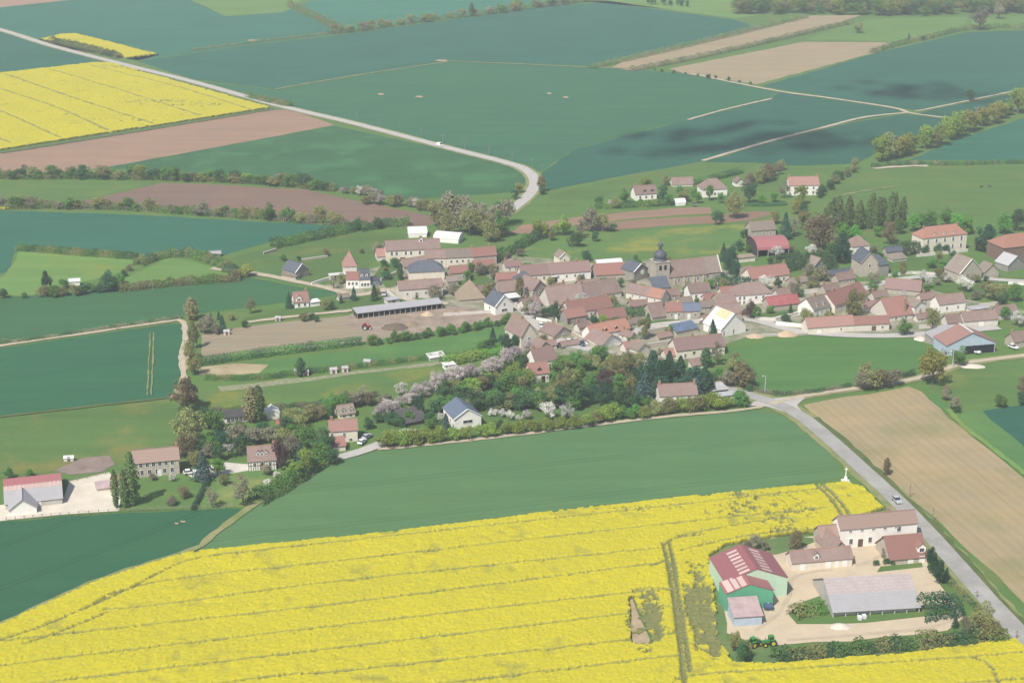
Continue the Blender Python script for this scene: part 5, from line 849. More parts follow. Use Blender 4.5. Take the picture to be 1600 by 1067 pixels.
def wood_mass(name, label, poly, n, h, kinds):
    rng = random.Random(5); V = []; Fc = []; MI = []; mats = []; P = [G(*p) for p in poly]; xs = [p.x for p in P]; ys = [p.y for p in P]; c = 0; nv = 0
    while c < n:
        x = rng.uniform(min(xs), max(xs)); y = rng.uniform(min(ys), max(ys))
        if not poly_mask(np.array([x]), np.array([y]), P)[0]: continue
        shape, mt = KIND[rng.choice(kinds)]; v = rng.randrange(NV); key = (shape, mt, v)
        if key not in _cm: _cm[key] = crown_mesh(shape, v, LM[mt])
        me = _cm[key]; co = np.empty(len(me.vertices)*3); me.vertices.foreach_get('co', co); co = co.reshape(-1, 3); s_ = h*rng.uniform(.7, 1.25)/10; wf = rng.uniform(1.1, 1.6); a = rng.uniform(0, 6.28)
        keep = rng.randrange(3); q = np.arange(len(co)//4); q = q[q % 2 == keep % 2]; co = co.reshape(-1, 4, 3)[q].reshape(-1, 3)*np.array([s_*wf, s_*wf, s_])
        V.append(np.stack([co[:,0]*math.cos(a)-co[:,1]*math.sin(a)+x, co[:,0]*math.sin(a)+co[:,1]*math.cos(a)+y, co[:,2]], 1)); k4 = len(co)//4
        Fc.append(np.arange(4*k4).reshape(-1, 4) + nv); nv += 4*k4
        if mt not in mats: mats.append(mt)
        MI += [mats.index(mt)]*k4; c += 1
    me = bpy.data.meshes.new(name); me.from_pydata(np.vstack(V).tolist(), [], np.vstack(Fc).tolist())
    for m_ in mats: me.materials.append(LM[m_])
    me.polygons.foreach_set('material_index', np.array(MI, np.int32)); return tag(link(bpy.data.objects.new(name, me)), label, 'wood', None, 'stuff')
wood_mass('wood', 'far wood along the top right edge of the photo', [(1145,24),(1260,23),(1400,26),(1520,24),(1750,22),(1750,6),(1500,4),(1170,6)], 340, 15.0, 'ogogldgo')
rowtrees('dark tree at the top edge left of the wood', 'trees at the top edge', 'dgd', [(1010,6),(1080,12)], 8, 12)
hedge('hedge along the upper side of the narrow brown strip', [(922,108),(985,94),(1080,72),(1190,45),(1260,28)], 7, 6, ['olive', 'green', 'greybrown'])
hedge('hedge between the two brown fields, top right', [(985,112),(1065,97),(1180,72),(1290,46),(1330,38)], 7, 5, ['dark', 'olive', 'greybrown'])
hedge('hedge between the meadow and the far right crop field', [(1362,84),(1400,72),(1455,60),(1520,46),(1620,44),(1800,40)], 7, 6, ['green', 'dark', 'olive'])
rowtrees('small bush on the track side of the brown field', 'bushes along the track', 'SsS', [(1010,110),(1080,118),(1180,134)], 10, 6)
rowtrees('large lime-green tree in the diagonal row at the right', 'diagonal lime tree row', 'lylyol', [(1368,252),(1420,243),(1480,222),(1545,194),(1625,166)], 19, 36, jx=3, jy=2, wf=1.05)
trees('dark tree beside the straight track at the right', 'dark trees at the right', [('d',1515,158,22,.9),('t',1530,195,34),('d',1535,198,26)])
hedge('low hedge on the chalky bank above the pasture', [(1362,262),(1420,257),(1480,258),(1560,256),(1640,255)], 6, 4, ['greybrown', 'dark', 'green'])
rowtrees('olive tree in the short diagonal row behind the far houses', 'short diagonal tree row', 'otob', [(1160,303),(1190,285),(1228,266)], 12, 24, jx=5)
hedge('dark clipped hedge behind the far white houses', [(1085,290),(1120,280),(1158,270)], 8, 4, ['dark', 'green'], clip=True)
rowtrees('tree in the hedge climbing beside the pink-roofed house', 'hedge trees by the pink roof', 'doobd', [(1275,312),(1300,292),(1340,264)], 12, 16, jx=5)
trees('garden tree around the far white houses', 'far house garden trees', [('g',935,322,22),('o',962,326,20),('p',955,325,14),('g',975,318,24),('l',1010,290,14,1.4),('d',1036,312,26),('o',1040,290,18),('g',1000,322,12,1.3),('l',1022,322,12,1.3),('g',1045,322,20),('g',1062,308,18),('B',1090,318,18),('g',1108,314,26,.8),('g',1128,318,20),('d',1170,318,32),('B',1190,318,16,1.2),('g',1210,316,20),('l',1250,320,34,.9),('y',1245,335,24),('d',1255,338,22),('t',1225,310,26),('o',1068,316,22,1.2),('g',1085,308,14)])
hedge('dark hedge in front of the far white houses', [(930,326),(985,324),(1055,320)], 9, 4, ['dark', 'green', 'lime'])
hedge('low hedge with pale top right of the far houses', [(1163,322),(1200,322),(1228,320)], 5, 3, ['dark'], clip=True)
trees('large olive tree between the brown plots and the far houses', 'olive trees by the plots', [('O',1146,342,46,.7),('d',1118,352,24,.9),('d',1125,346,18)])
# --- village edge, right back
rowtrees('tall slender green tree in the poplar row above the village', 'poplar row', 'P', [(1285,362),(1340,360),(1415,356)], 24, 44, jx=3, jy=4, wf=.85)
trees('rounded bright green tree below the poplar row', 'bright trees below the poplars', [('B',1318,378,30,1.2),('B',1335,376,26,1.2),('B',1372,370,22),('B',1428,362,28,1.1),('B',1510,366,30,1.1),('g',1405,366,26)])
trees('tree in the row behind the manor roof', 'trees behind the manor', [('g',1455,356,32,.8),('g',1476,354,32,.8),('g',1440,358,26),('g',1568,366,36,.9),('d',1590,362,38,.9),('B',1495,362,30)])
tree('C', 1537, 394, 46, 'large dark conifer at the right end of the manor', wf=.75)
tree('N', 1388, 382, 38, 'round brownish tree left of the manor', wf=.75)
tree('N', 1280, 390, 64, 'very large brownish tree behind the dark conifers', wf=.85)
tree('b', 1296, 392, 36, 'purplish bare tree right of the very large brownish one')
tree('C', 1314, 412, 50, 'broad dark conifer left of the hipped white house', wf=.8)
tree('c', 1226, 374, 42, 'dark spruce beside the grey-brown stone house')
trees('bushy tree behind the crimson hangar', 'trees around the crimson hangar', [('o',1255,360,34),('d',1162,372,18),('S',1155,392,18),('S',1142,400,16),('g',1170,395,12),('t',1240,370,30),('b',1262,372,34),('o',1210,350,24)])
trees('dark conifer right of the church chancel', 'church conifers', [('C',1140,430,50,.5),('c',1130,408,28),('C',1150,436,34,.6)])
hedge('tall dark hedge between the church and the cream red-roofed house', [(1116,452),(1150,448),(1172,450)], 18, 7, ['dark', 'conifer'])
hedge('dark yew hedge on the terrace left of the manor', [(1405,398),(1425,396),(1442,394)], 18, 6, ['conifer', 'dark'], clip=True)
hedge('dark shady bank of yews under the conifers', [(1222,420),(1262,416),(1305,416)], 22, 12, ['conifer', 'dark'])
trees('shrub in the manor garden', 'manor garden shrubs', [('S',1446,398,16),('S',1466,396,16),('S',1478,395,14),('g',1455,420,18),('g',1472,430,26,1.1),('o',1466,434,16),('q',1410,420,12),('S',1490,405,14),('o',1525,392,22),('g',1398,432,10)])
trees('grey bush beside the stone house below the manor', 'bushes below the manor', [('D',1509,440,22),('R',1520,442,14),('R',1475,440,16),('S',1540,440,10),('R',1366,444,20),('R',1282,440,26),('R',1262,432,22),('o',1272,444,18),('R',1268,450,22),('q',1245,447,16)])
trees('tree in the clump at the right edge of the village', 'clump at the right edge', [('o',1555,470,36,1.2),('b',1540,466,30),('d',1565,480,26),('g',1585,472,30),('y',1580,462,20),('w',1590,510,26),('g',1570,500,22),('o',1610,490,36),('g',1625,470,30)])
# --- village trees
tree('O', 1333, 494, 46, 'big spreading olive-brown tree in front of the red roof', wf=.75)
tree('g', 1413, 524, 26, 'dark rounded tree at the right end of the long low house', wf=1.3)
tree('o', 1456, 522, 42, 'olive-green tree above the paddock corner', wf=.75)
tree('Y', 1456, 602, 62, 'large yellow-green tree beside the side lane', wf=.85)
tree('g', 1497, 572, 32, 'dark green bush in front of the blue-grey gable')
trees('brownish bush in the clump beside the side lane', 'lane bush clump', [('R',1345,608,30),('q',1358,607,34),('r',1375,606,30),('R',1392,604,28),('o',1352,600,36,.8)], wf=1.1)
hedge('low dark hedge under the bright green paddock', [(1170,606),(1195,614),(1250,616),(1330,604)], 6, 2.5, ['dark', 'greybrown'])
hedge('short dark hedge at the paddock corner', [(1398,592),(1428,585)], 8, 3, ['dark'])
trees('shrub on the flowery paddock edge', 'paddock edge shrubs', [('R',1480,625,18),('R',1494,640,20),('S',1495,645,12),('g',1563,636,22,.9),('b',1600,625,40,1.2),('d',1595,632,20),('r',1478,615,14)])
trees('small street tree in the village centre', 'village centre trees', [('d',868,500,30,.8),('t',878,500,24),('d',928,512,24,.8),('l',943,510,20,.9),('o',1005,530,38,.8),('D',1012,520,30),('c',1113,526,28),('S',1059,518,12),('u',1172,498,32,.6),('g',1182,500,22),('g',1203,490,14),('c',1235,490,16),('d',1228,504,16),('q',1260,502,22),('R',680,468,24),('R',750,430,20),('R',770,436,18),('R',708,462,22),('g',730,440,20),('R',720,430,16),('R',1240,464,22),('d',1215,452,20),('c',553,470,22),('c',585,470,26),('c',533,474,14),('D',626,438,26,1.4),('S',618,418,14),('S',600,418,14),('c',452,482,26),('q',510,484,18),('S',517,484,14),('q',475,502,16),('S',487,500,12),('t',522,452,22),('g',650,398,16),('S',640,396,20),('S',625,394,18),('R',592,398,20),('g',735,425,16),('o',812,470,40,.5),('p',836,500,30,.9),('R',826,492,26)])
hedge('clipped green hedge between the red roofs, village centre', [(955,488),(990,494),(1022,488)], 12, 6, ['green', 'dark'], clip=True)
hedge('dark hedge left of the long red-roofed house', [(905,446),(935,445),(950,441)], 9, 4, ['dark', 'green'])
trees('shrub by the long cream mauve-roofed house', 'shrubs by the mauve-roofed house', [('D',1103,574,30,2.0),('t',1121,570,36,.8),('o',1143,600,44,.8),('r',1158,606,42,.9),('b',1147,590,40),('g',1122,594,22),('S',1108,598,18),('R',1135,604,26),('g',1165,600,20),('S',1172,612,12)])
# --- wooded gardens above the green field
trees('dark conifer in the wooded gardens right of the copper beech', 'garden conifers', [('C',1020,600,54,.75),('c',1000,612,42,1.3),('C',1042,608,54,.7),('c',1062,604,48,1.3),('C',1078,614,42,.8),('c',1100,618,46,1.3),('k',1008,622,42,1.3),('C',1030,622,38,.9),('C',1058,624,36,.9),('k',1088,624,38,1.3),('c',1108,612,30,1.3),('k',998,632,36,1.3),('C',990,612,40,.7),('c',1045,592,44,1.2),('C',1090,602,34,.8)])
tree('u', 945, 608, 34, 'round copper beech with dark purple leaves', wf=.95)
tree('u', 912, 578, 18, 'smaller dark purple tree left of the copper beech', wf=.9)
trees('tall brownish birch in the wooded gardens', 'garden birches', [('b',962,598,46,.8),('o',974,596,42,.8),('b',985,590,42,.8),('o',950,586,30),('t',990,604,34)])
trees('green tree in the wooded gardens between the mauve roof and the blossom', 'garden broadleaf trees', [('o',880,588,30),('g',895,575,22),('o',890,606,34),('l',898,600,26),('g',865,600,22),('o',872,620,34),('b',880,618,34),('d',900,636,44,1.1),('C',945,640,46,.6),('C',925,632,34,.6),('g',920,612,28),('B',940,590,20),('g',965,616,34),('o',985,625,42,.8),('d',975,640,36),('g',955,628,30),('g',925,600,24),('d',870,636,30),('d',855,628,28),('g',840,622,30),('o',815,614,28),('g',800,612,26),('o',825,600,30,.9),('g',870,582,22),('B',885,582,18),('l',955,576,24),('g',905,590,20),('d',990,640,32),('g',1008,640,24)])
rowtrees('dark green tree in the thick belt behind the blue-roofed white house', 'dark belt behind the blue roof', 'dogdSgd', [(680,642),(740,636),(800,638),(860,636),(900,634)], 28, 30, jx=6, jy=6, wf=1.3)
rowtrees('green tree on the slope above the dark belt', 'slope trees', 'gldogo', [(690,622),(760,610),(830,604)], 22, 27, jx=7, jy=7, wf=1.25)
rowtrees('garden tree below the street yard', 'trees below the street yard', 'gosdoq', [(872,584),(920,572),(985,580),(1005,590)], 16, 26, jx=6, jy=7, wf=1.2)
rowtrees('pink blossom tree in the diagonal row above the dark shed', 'pink blossom row, lower', 'p', [(592,658),(625,642),(655,622),(692,604)], 15, 23, jx=4, jy=3, wf=.95)
rowtrees('pink blossom tree in the short row beside the street', 'pink blossom row, upper', 'p', [(755,588),(795,570),(824,554)], 11, 24, jx=4, jy=3, wf=.95)
rowtrees('pale pink tree between the two blossom rows', 'pale blossoms between the rows', 'p', [(698,604),(725,597),(750,590)], 7, 24)
rowtrees('dark shrub under the upper pink blossoms', 'shrubs under the blossoms', 'SdS', [(785,588),(810,574),(828,566)], 8, 15)
tree('w', 627, 618, 22, 'white blossom tree at the end of the flowery meadow')
tree('R', 602, 634, 20, 'pale grey-brown bush left of the white blossom tree', wf=1.2)
tree('R', 745, 622, 16, 'pale brown blossoming bush above the blue-roofed house', wf=1.5)
tree('w', 857, 656, 32, 'largest white blossom tree below the wooded gardens')
tree('w', 886, 656, 26, 'white blossom tree right of the largest one')
trees('smaller white blossom bush right of the blue-roofed house', 'white blossom bushes', [('w',797,656,16,1.1),('w',822,656,16,1.2),('w',785,652,14,1.2),('w',770,650,12,1.6),('w',810,660,14)])
trees('dark shrub near the blue-roofed white house', 'shrubs by the blue roof', [('k',697,676,30,1.1),('S',780,676,22,.7),('d',672,664,22),('C',655,650,34,.6),('S',612,664,22),('S',625,668,20),('w',690,662,20,.8),('g',640,660,20),('g',672,672,18),('D',945,656,22,1.8),('D',955,652,26,1.8),('l',640,650,18),('S',575,670,18),('S',590,660,18)])
xs_ = [603,618,632,648,667,688,708,730,752,772,792,812,834,855,876,896,914]
for i, x in enumerate(xs_): tree('Ll'[i % 2] if i % 3 else 'L', x, 699.5 - (x-603)*.1045, 27 if x < 700 else 22, ordinal(i + 1) + ' from the left, small clipped lime-green tree in the row edging the green field', 'row of clipped trees', 1.15 if x < 700 else 1.0)
rowtrees('yellowish shrub in the bushy right half of the field-edge row', 'bushy field-edge row', 'LsoqLs', [(925,661),(1000,652),(1080,643),(1168,633)], 24, 22, jx=4, jy=2)
hedge('low brown hedge behind the row of clipped trees', [(820,668),(870,664),(925,656)], 7, 2, ['greybrown', 'brown'])
# --- left middle
hedge('hedge above the pale meadow at the left', [(28,390),(110,396),(215,404)], 9, 6, ['olive', 'green', 'dark'])
hedge('hedge around the top of the small triangular meadow', [(215,416),(245,404),(290,399),(330,408),(372,430)], 11, 7, ['green', 'olive', 'dark'])
hedge('hedge below the small triangular meadow', [(185,456),(270,446),(375,438)], 12, 5, ['green', 'olive', 'brown'])
rowtrees('scrubby tree on the edge of the pale meadow', 'meadow edge trees', 'qogd', [(55,464),(110,462),(185,452),(205,420)], 16, 15, jx=6)
tree('C', 73, 454, 32, 'dark round tree left of the small white hut', wf=.7)
tree('d', 171, 456, 36, 'dark green tree right of the small white hut', wf=1.0)
trees('lone bush at the left edge meadow', 'left edge bushes', [('d',5,466,16),('s',38,466,10),('s',100,450,16)])
hedge('tall hedge along the top of the pasture', [(425,388),(480,376),(530,366),(560,358)], 15, 6, ['dark', 'green'])
hedge('hedge behind the pasture, nearer the arched sheds', [(560,362),(600,354),(640,352)], 13, 6, ['green', 'dark'])
trees('small tree in the pasture', 'pasture trees', [('s',442,408,12),('S',467,408,8),('b',510,400,12),('b',565,396,8),('Y',385,432,20,1.3),('o',370,436,16)])
hedge('low dark hedge along the narrow cream track', [(-60,545),(60,530),(180,512),(285,497)], 5, 2.5, ['dark', 'greybrown'], .8)
trees('brown budding tree in the column beside the dark green field', 'brown tree column', [('H',300,500,34,2.2),('O',303,545,46,.45),('q',300,562,30,.8),('q',305,585,30,.8),('N',293,642,54,1.05),('O',296,694,60,.9),('r',290,712,34),('o',300,706,30)])
trees('shrub at the top of the fallow plot', 'fallow plot shrubs', [('R',322,520,28,1.1),('c',348,520,28),('S',383,512,12),('c',330,505,16),('c',342,500,14),('q',362,500,12),('b',392,490,26),('R',338,522,16),('S',495,503,10)])
hedge('clipped green hedge between the fallow plot and the garden strip', [(303,572),(400,558),(480,548),(565,538)], 12, 3.5, ['green', 'dark'], clip=True)
rowtrees('bush on the line below the cattle shed', 'bushes below the cattle shed', 'sSgs', [(580,540),(660,528),(720,520),(800,505)], 20, 14)
hedge('bright green hedge above the flowery meadow', [(690,572),(740,562),(785,556)], 15, 5, ['bright', 'lime'], clip=True)
hedge('long scrubby hedge above the allotments', [(320,592),(400,592),(470,584),(560,574),(690,558)], 7, 3.5, ['dark', 'green', 'olive'])
tree('D', 470, 588, 28, 'dark columnar tree beside the allotments', wf=2.0)
trees('dark garden tree at the right end of the garden strip', 'trees above the bright hedge', [('d',765,545,22),('g',752,546,16),('C',790,545,26,.9),('C',805,545,24,.9),('c',770,535,24)])
hedge('dark hedge under the flowery meadow', [(330,645),(430,640),(520,630),(590,618)], 8, 3, ['dark', 'greybrown', 'green'])
trees('tall poplar, one of a pair beside the white bungalow', 'pair of tall poplars', [('H',394,660,54,1.6),('P',405,660,56,1.3)])
rowtrees('grey-brown bush in the scrub behind the cream house', 'scrub behind the cream house', 'rRqtg', [(455,668),(500,655),(530,640),(590,632)], 16, 24, jx=7, jy=5)
trees('garden tree around the houses at the left', 'left garden trees', [('g',335,672,40,.9),('d',325,668,34),('C',346,700,30,.8),('g',330,706,28),('d',312,708,26),('R',370,690,28),('R',395,692,26,1.1),('R',420,690,24),('S',375,712,34,.8),('w',357,714,24,.7),('d',342,720,26),('o',305,728,26,1.1),('R',328,714,20),('g',375,680,22),('d',408,676,18),('g',430,682,18),('g',460,690,30),('g',480,700,36),('d',505,708,38),('g',500,720,32),('d',520,726,26),('o',448,700,36),('t',455,715,40),('k',470,728,36),('d',445,675,26)], wf=1.3)
tree('k', 318, 750, 44, 'blue-green conifer beside the drive at the left', wf=1.35)
tree('B', 340, 744, 30, 'bright green bush right of the blue-green conifer', wf=1.1)
tree('u', 440, 734, 52, 'tall dark purple tree right of the half-timbered house', wf=.5)
tree('l', 478, 742, 46, 'bright lime tree above the diagonal hedge', wf=.8)
tree('l', 462, 752, 34, 'smaller lime tree left of the bright one', wf=.9)
hedge('thick dark hedge running diagonally beside the grassy track', [(398,788),(430,770),(470,745),(512,718)], 20, 7, ['dark', 'green'])
hedge('thin dark hedge between the two lawns', [(302,799),(312,778),(326,752)], 7, 1.6, ['conifer'], clip=True)
tree('P', 208, 790, 80, 'tallest dense poplar at the left farm', wf=.95)
trees('thin poplar left of the tallest one', 'thin poplars', [('P',182,794,58,.75),('P',195,794,60,.75)])
trees('grey bare fruit tree on the orchard lawn', 'orchard trees', [('t',380,790,48,.9),('t',332,793,38,.8),('R',415,742,18),('w',432,748,14),('w',270,752,14),('R',240,750,12),('t',268,790,16),('b',288,778,20),('w',420,765,18),('o',350,758,18),('S',468,722,12)])
trees('bush behind the far left barn', 'bushes behind the far left barn', [('g',14,748,20,.7),('g',45,745,14)])
# --- farm lower right
tree('N', 1243, 860, 36, 'round grey-brown tree behind the stable', wf=.75)
trees('bare bush behind the green hangar', 'bushes behind the hangar', [('t',1180,860,26,.9),('R',1168,862,16),('R',1195,860,14)])
hedge('thick green hedge along the bottom of the farmyard', [(1205,1034),(1270,1027),(1350,1018),(1430,1012)], 20, 4, ['green', 'dark', 'olive'])
hedge('right end of the farmyard hedge, near the road', [(1432,1012),(1500,1006),(1572,1000)], 22, 5, ['green', 'olive', 'dark'])
trees('shrub in the bottom left corner of the farm', 'farm corner shrubs', [('S',1158,1036,38,.55),('q',1148,1018,34,.5),('o',1165,1030,36,.6)])
tree('o', 1532, 992, 52, 'olive tree at the lower right corner of the farm', wf=.9)
trees('young tree near the lower right farm corner', 'young farm trees', [('t',1508,992,30),('b',1555,995,30),('c',1492,980,20),('q',1545,998,34)])
hedge('dark clipped block of shrubs right of the large grey barn', [(1437,962),(1465,960),(1496,955)], 30, 8, ['dark', 'conifer'])
hedge('rounded bushes left of the large grey barn', [(1236,966),(1262,958),(1290,956)], 18, 5, ['dark', 'olive', 'green'])
trees('dark conifer between the steep barn and the road', 'farm conifers', [('C',1455,896,42,.55),('C',1466,912,38,.65),('c',1478,910,24)])
trees('little bush by the courtyard wall', 'courtyard bushes', [('S',1368,884,10),('S',1384,882,11),('S',1394,882,11),('t',1388,872,20)])
hedge('low hedge between the farm and the road', [(1480,905),(1500,925),(1530,955)], 8, 2, ['dark', 'olive'])
tree('H', 1385, 742, 26, 'slim dark columnar tree beside the tan field', wf=1.5)

# --- shrubs and small trees squeezed between the village houses
foot = []
for o in COL.objects:
    if o.parent is None and o.get('category'):
        w_ = next((c_ for c_ in o.children if c_.name.startswith('wall')), None)
        if w_:
            co_ = np.empty(len(w_.data.vertices)*3); w_.data.vertices.foreach_get('co', co_); co_ = co_.reshape(-1, 3)
            foot.append((o.location.x, o.location.y, math.cos(o.rotation_euler.z), math.sin(o.rotation_euler.z), co_[:,0].min()-1.2, co_[:,0].max()+1.2, co_[:,1].min()-2.2, co_[:,1].max()+1.2))
def inside_house(p):
    for x_, y_, c_, s_, x0, x1, y0, y1 in foot:
        dx, dy = p.x - x_, p.y - y_; u_, v_ = dx*c_ + dy*s_, -dx*s_ + dy*c_
        if x0 < u_ < x1 and y0 < v_ < y1: return True
    return False
rv = random.Random(11); ROADS = [[G(*p) for p in r_] for r_ in ([(1040,580),(1000,566),(930,548),(880,536),(845,512),(820,486),(800,470),(790,440)], [(1560,512),(1400,525),(1260,520),(1200,506),(1165,499),(1100,502),(1010,512),(960,540)], [(1190,505),(1240,492),(1290,478),(1370,445),(1460,432),(1600,440)])]
VP = [G(*p) for p in ((510,440),(640,405),(780,395),(930,408),(1040,400),(1140,420),(1180,385),(1300,395),(1420,395),(1600,450),(1600,505),(1390,515),(1170,520),(1060,560),(960,550),(870,560),(830,530),(815,490),(690,472),(600,465))]
made = 0; xs_v = [p.x for p in VP]; ys_v = [p.y for p in VP]; placed = []
while made < 125:
    p = Vector((rv.uniform(min(xs_v), max(xs_v)), rv.uniform(min(ys_v), max(ys_v)), 0))
    if not poly_mask(np.array([p.x]), np.array([p.y]), VP)[0] or inside_house(p): continue
    if any(float(line_dist(np.array([p.x]), np.array([p.y]), r_)[0]) < 4 for r_ in ROADS) or any((p - q).length < 3.5 for q in placed): continue
    placed.append(p); zc = FPX*_c*1.0; d_ = p.y*_c + CAM_H*_s; py_ = 533.5 + FPX*(CAM_H*_c - p.y*_s)/d_; px_ = 800 + FPX*p.x/d_
    kd = rv.choice('ssSqRgdoRSqswSRq'); tree(kd, px_, py_, (rv.uniform(2.5, 4.5) if kd in 'sSqRr' else rv.uniform(4.5, 8)) * S(py_) * .93, 'village garden shrub', 'shrubs and trees between the village houses', rv.uniform(.9, 1.3)); made += 1
# ---------------------------------------------------------------- labels that single out each tree of a loose clump by its look and its nearest landmark
LOOK = dict(g='green tree', d='dark green tree', l='lime-green tree', B='bright green tree', o='olive tree', b='brownish tree', t='bare greyish tree', p='pink blossom tree', w='white blossom tree', u='purple tree', c='dark conifer', k='blue-green conifer', P='slender poplar', D='dark columnar tree', y='yellow-green tree', O='broad olive tree', Y='broad yellow-green tree', G='broad green tree', N='broad brown tree', s='green shrub', S='dark shrub', L='lime shrub', q='olive bush', r='brown bush', R='grey-brown bush', C='bushy dark conifer', H='brown columnar tree')
marks = [(o, o.matrix_basis.translation.copy(), o['label']) for o in list(COL.objects) if o.parent is None and o.get('category') and o.get('category') not in ('tree', 'shrub', 'bush', 'conifer', 'columnar tree', 'blossom tree', 'hedge', 'crop', 'wood') and len(o['label'].split()) <= 8]
from collections import Counter
cnt_ = Counter(t_[0]['label'] for t_ in TREES); sets_ = {}
MK = np.array([(q[1].x, q[1].y) for q in marks])
for (o, kd, x, y, h_) in TREES:
    if cnt_[o['label']] < 2: continue
    p = G(x, y); m_ = marks[int(np.argmin((MK[:,0]-p.x)**2 + (MK[:,1]-p.y)**2))]; dx, dy = p.x - m_[1].x, p.y - m_[1].y
    rel = ('right of' if dx > 0 else 'left of') if abs(dx) > abs(dy) * .8 else ('behind' if dy > 0 else 'in front of')
    sets_.setdefault((LOOK[kd], rel, m_[2]), []).append((x, o))
for (w0, rel, m_), L_ in sets_.items():
    L_.sort(key=lambda t_: t_[0]); n = len(L_); wd = [''] if n == 1 else (['left ', 'right '] if n == 2 else (['left ', 'middle ', 'right '] if n == 3 else ['leftmost '] + [ordinal(i) + ' ' for i in range(2, n)] + ['rightmost ']))
    for pre, (x, o) in zip(wd, L_): o['label'] = pre + w0 + ' ' + rel + ' the ' + m_
# ================================================================ SMALLER THINGS
def gdir(a, b): d = G(*b) - G(*a); return math.atan2(d.y, d.x)
def paint(nm, c): return plain_mat(nm, c, 0.06, 1.0, 0.35, spec=0.5)
PAINT = dict(white=paint('paint_white', (0.75, 0.75, 0.74)), silver=paint('paint_silver', (0.42, 0.43, 0.45)), blue=paint('paint_blue', (0.05, 0.08, 0.16)), grey=paint('paint_grey', (0.14, 0.14, 0.15)), red=paint('paint_red', (0.35, 0.05, 0.05)), green=paint('tractor_green', (0.05, 0.22, 0.05)), yellow=paint('rim_yellow', (0.62, 0.52, 0.05)))
RUB = plain_mat('rubber', (0.03, 0.03, 0.03), 0.2)
def car(x, y, ang, col, label, van=False, group=None):
    root = empty('van' if van else 'car', G(x, y), ang); tag(root, label, 'van' if van else 'car', group); l, w = (2.5, .98) if van else (2.1, .88); ht = 2.0 if van else 1.45; root.location.z = .3
    side = [(-l, .35), (-l, .85), (-l*.93, 1.0), (l*.5 if not van else l*.72, 1.0), (l*.97, .82), (l, .35)]; mb = MB(); n = len(side)
    mb.add([(a, -w, z) for a, z in side] + [(a, w, z) for a, z in side], [tuple(range(n)), tuple(range(n, 2*n))[::-1]] + [(i, n+i, n+(i+1) % n, (i+1) % n) for i in range(n)]); mb.obj('body', PAINT[col], root)
    cab = [(-l*.9, 1.0), (-l*.75, ht-.05), (-l*.6, ht), (l*.02 if not van else l*.4, ht), (l*.45 if not van else l*.68, 1.0)]; n = len(cab); mb = MB(); wi = w*.86
    mb.add([(a, -w*.97, z) if z < 1.1 else (a, -wi, z) for a, z in cab] + [(a, w*.97, z) if z < 1.1 else (a, wi, z) for a, z in cab], [tuple(range(n)), tuple(range(n, 2*n))[::-1]] + [(i, n+i, n+(i+1) % n, (i+1) % n) for i in range(n)]); mb.obj('cabin', PAINT[col] if van else GLASS, root)
    slab_ = MB(); slab_.box(-l*.72, l*.0 if not van else l*.4, -wi*.98, wi*.98, ht+.01, ht+.06); slab_.obj('roof', PAINT[col], root)
    if van: MB().add([(l*.42, -wi*.9, ht-.05), (l*.42, wi*.9, ht-.05), (l*.69, wi, 1.08), (l*.69, -wi, 1.08)], [(0, 1, 2, 3)]).obj('windscreen', GLASS, root)
    for sx in (-.62, .64):
        for sy in (-1, 1): MB().tube((sx*l, sy*(w-.12), .32), (sx*l, sy*(w+.02), .32), .32, .32, 12).obj('wheel', RUB, root)
    for sy in (-1, 1): MB().box(l*.97, l*1.005, sy*w*.75-.15, sy*w*.75+.15, .6, .78).obj('headlight', TRIM, root)
    return root
road_a = gdir((1380,762), (1425,806))
car(1401, 785, road_a, 'silver', 'silver car driving on the main road above the farm')
car(687, 229, gdir((640,216), (730,240)), 'white', 'white van driving on the far straight road', True)
car(297, 741, .3, 'white', 'white car parked at the right end of the long stone house'); car(566, 693, 1.2, 'white', 'white car parked nearest the field beside the cream house'); car(574, 685, 1.0, 'silver', 'silver car parked behind the white one by the cream house')
sd = gdir((820,486), (845,512))
for (x, y, c, lb) in ((846,512,'white','white car parked on the street behind the tall cream gable'),(852,520,'silver','silver car parked next on the street by the tall cream gable'),(889,537,'white','white car at the left of the village parking yard'),(900,536,'silver','silver car in the middle of the village parking yard'),(910,540,'blue','dark blue car at the right of the village parking yard'),
    (877,543,'grey','grey car in front of the low dark-roofed outhouse'),(1174,486,'white','white car in front of the white hipped house'),(1524,552,'white','white car in the mouth of the open red-roofed shed'),(1583,545,'white','white van-like car at the right edge below the brown roofs'),(600,462,'silver','silver car on the lane above the cattle shed'),(1405,484,'grey','grey car beside the white cottage and big chimney'),(1085,322,'grey','dark car in front of the far white houses')):
    car(x, y, sd + random.uniform(-.5, .5), c, lb)
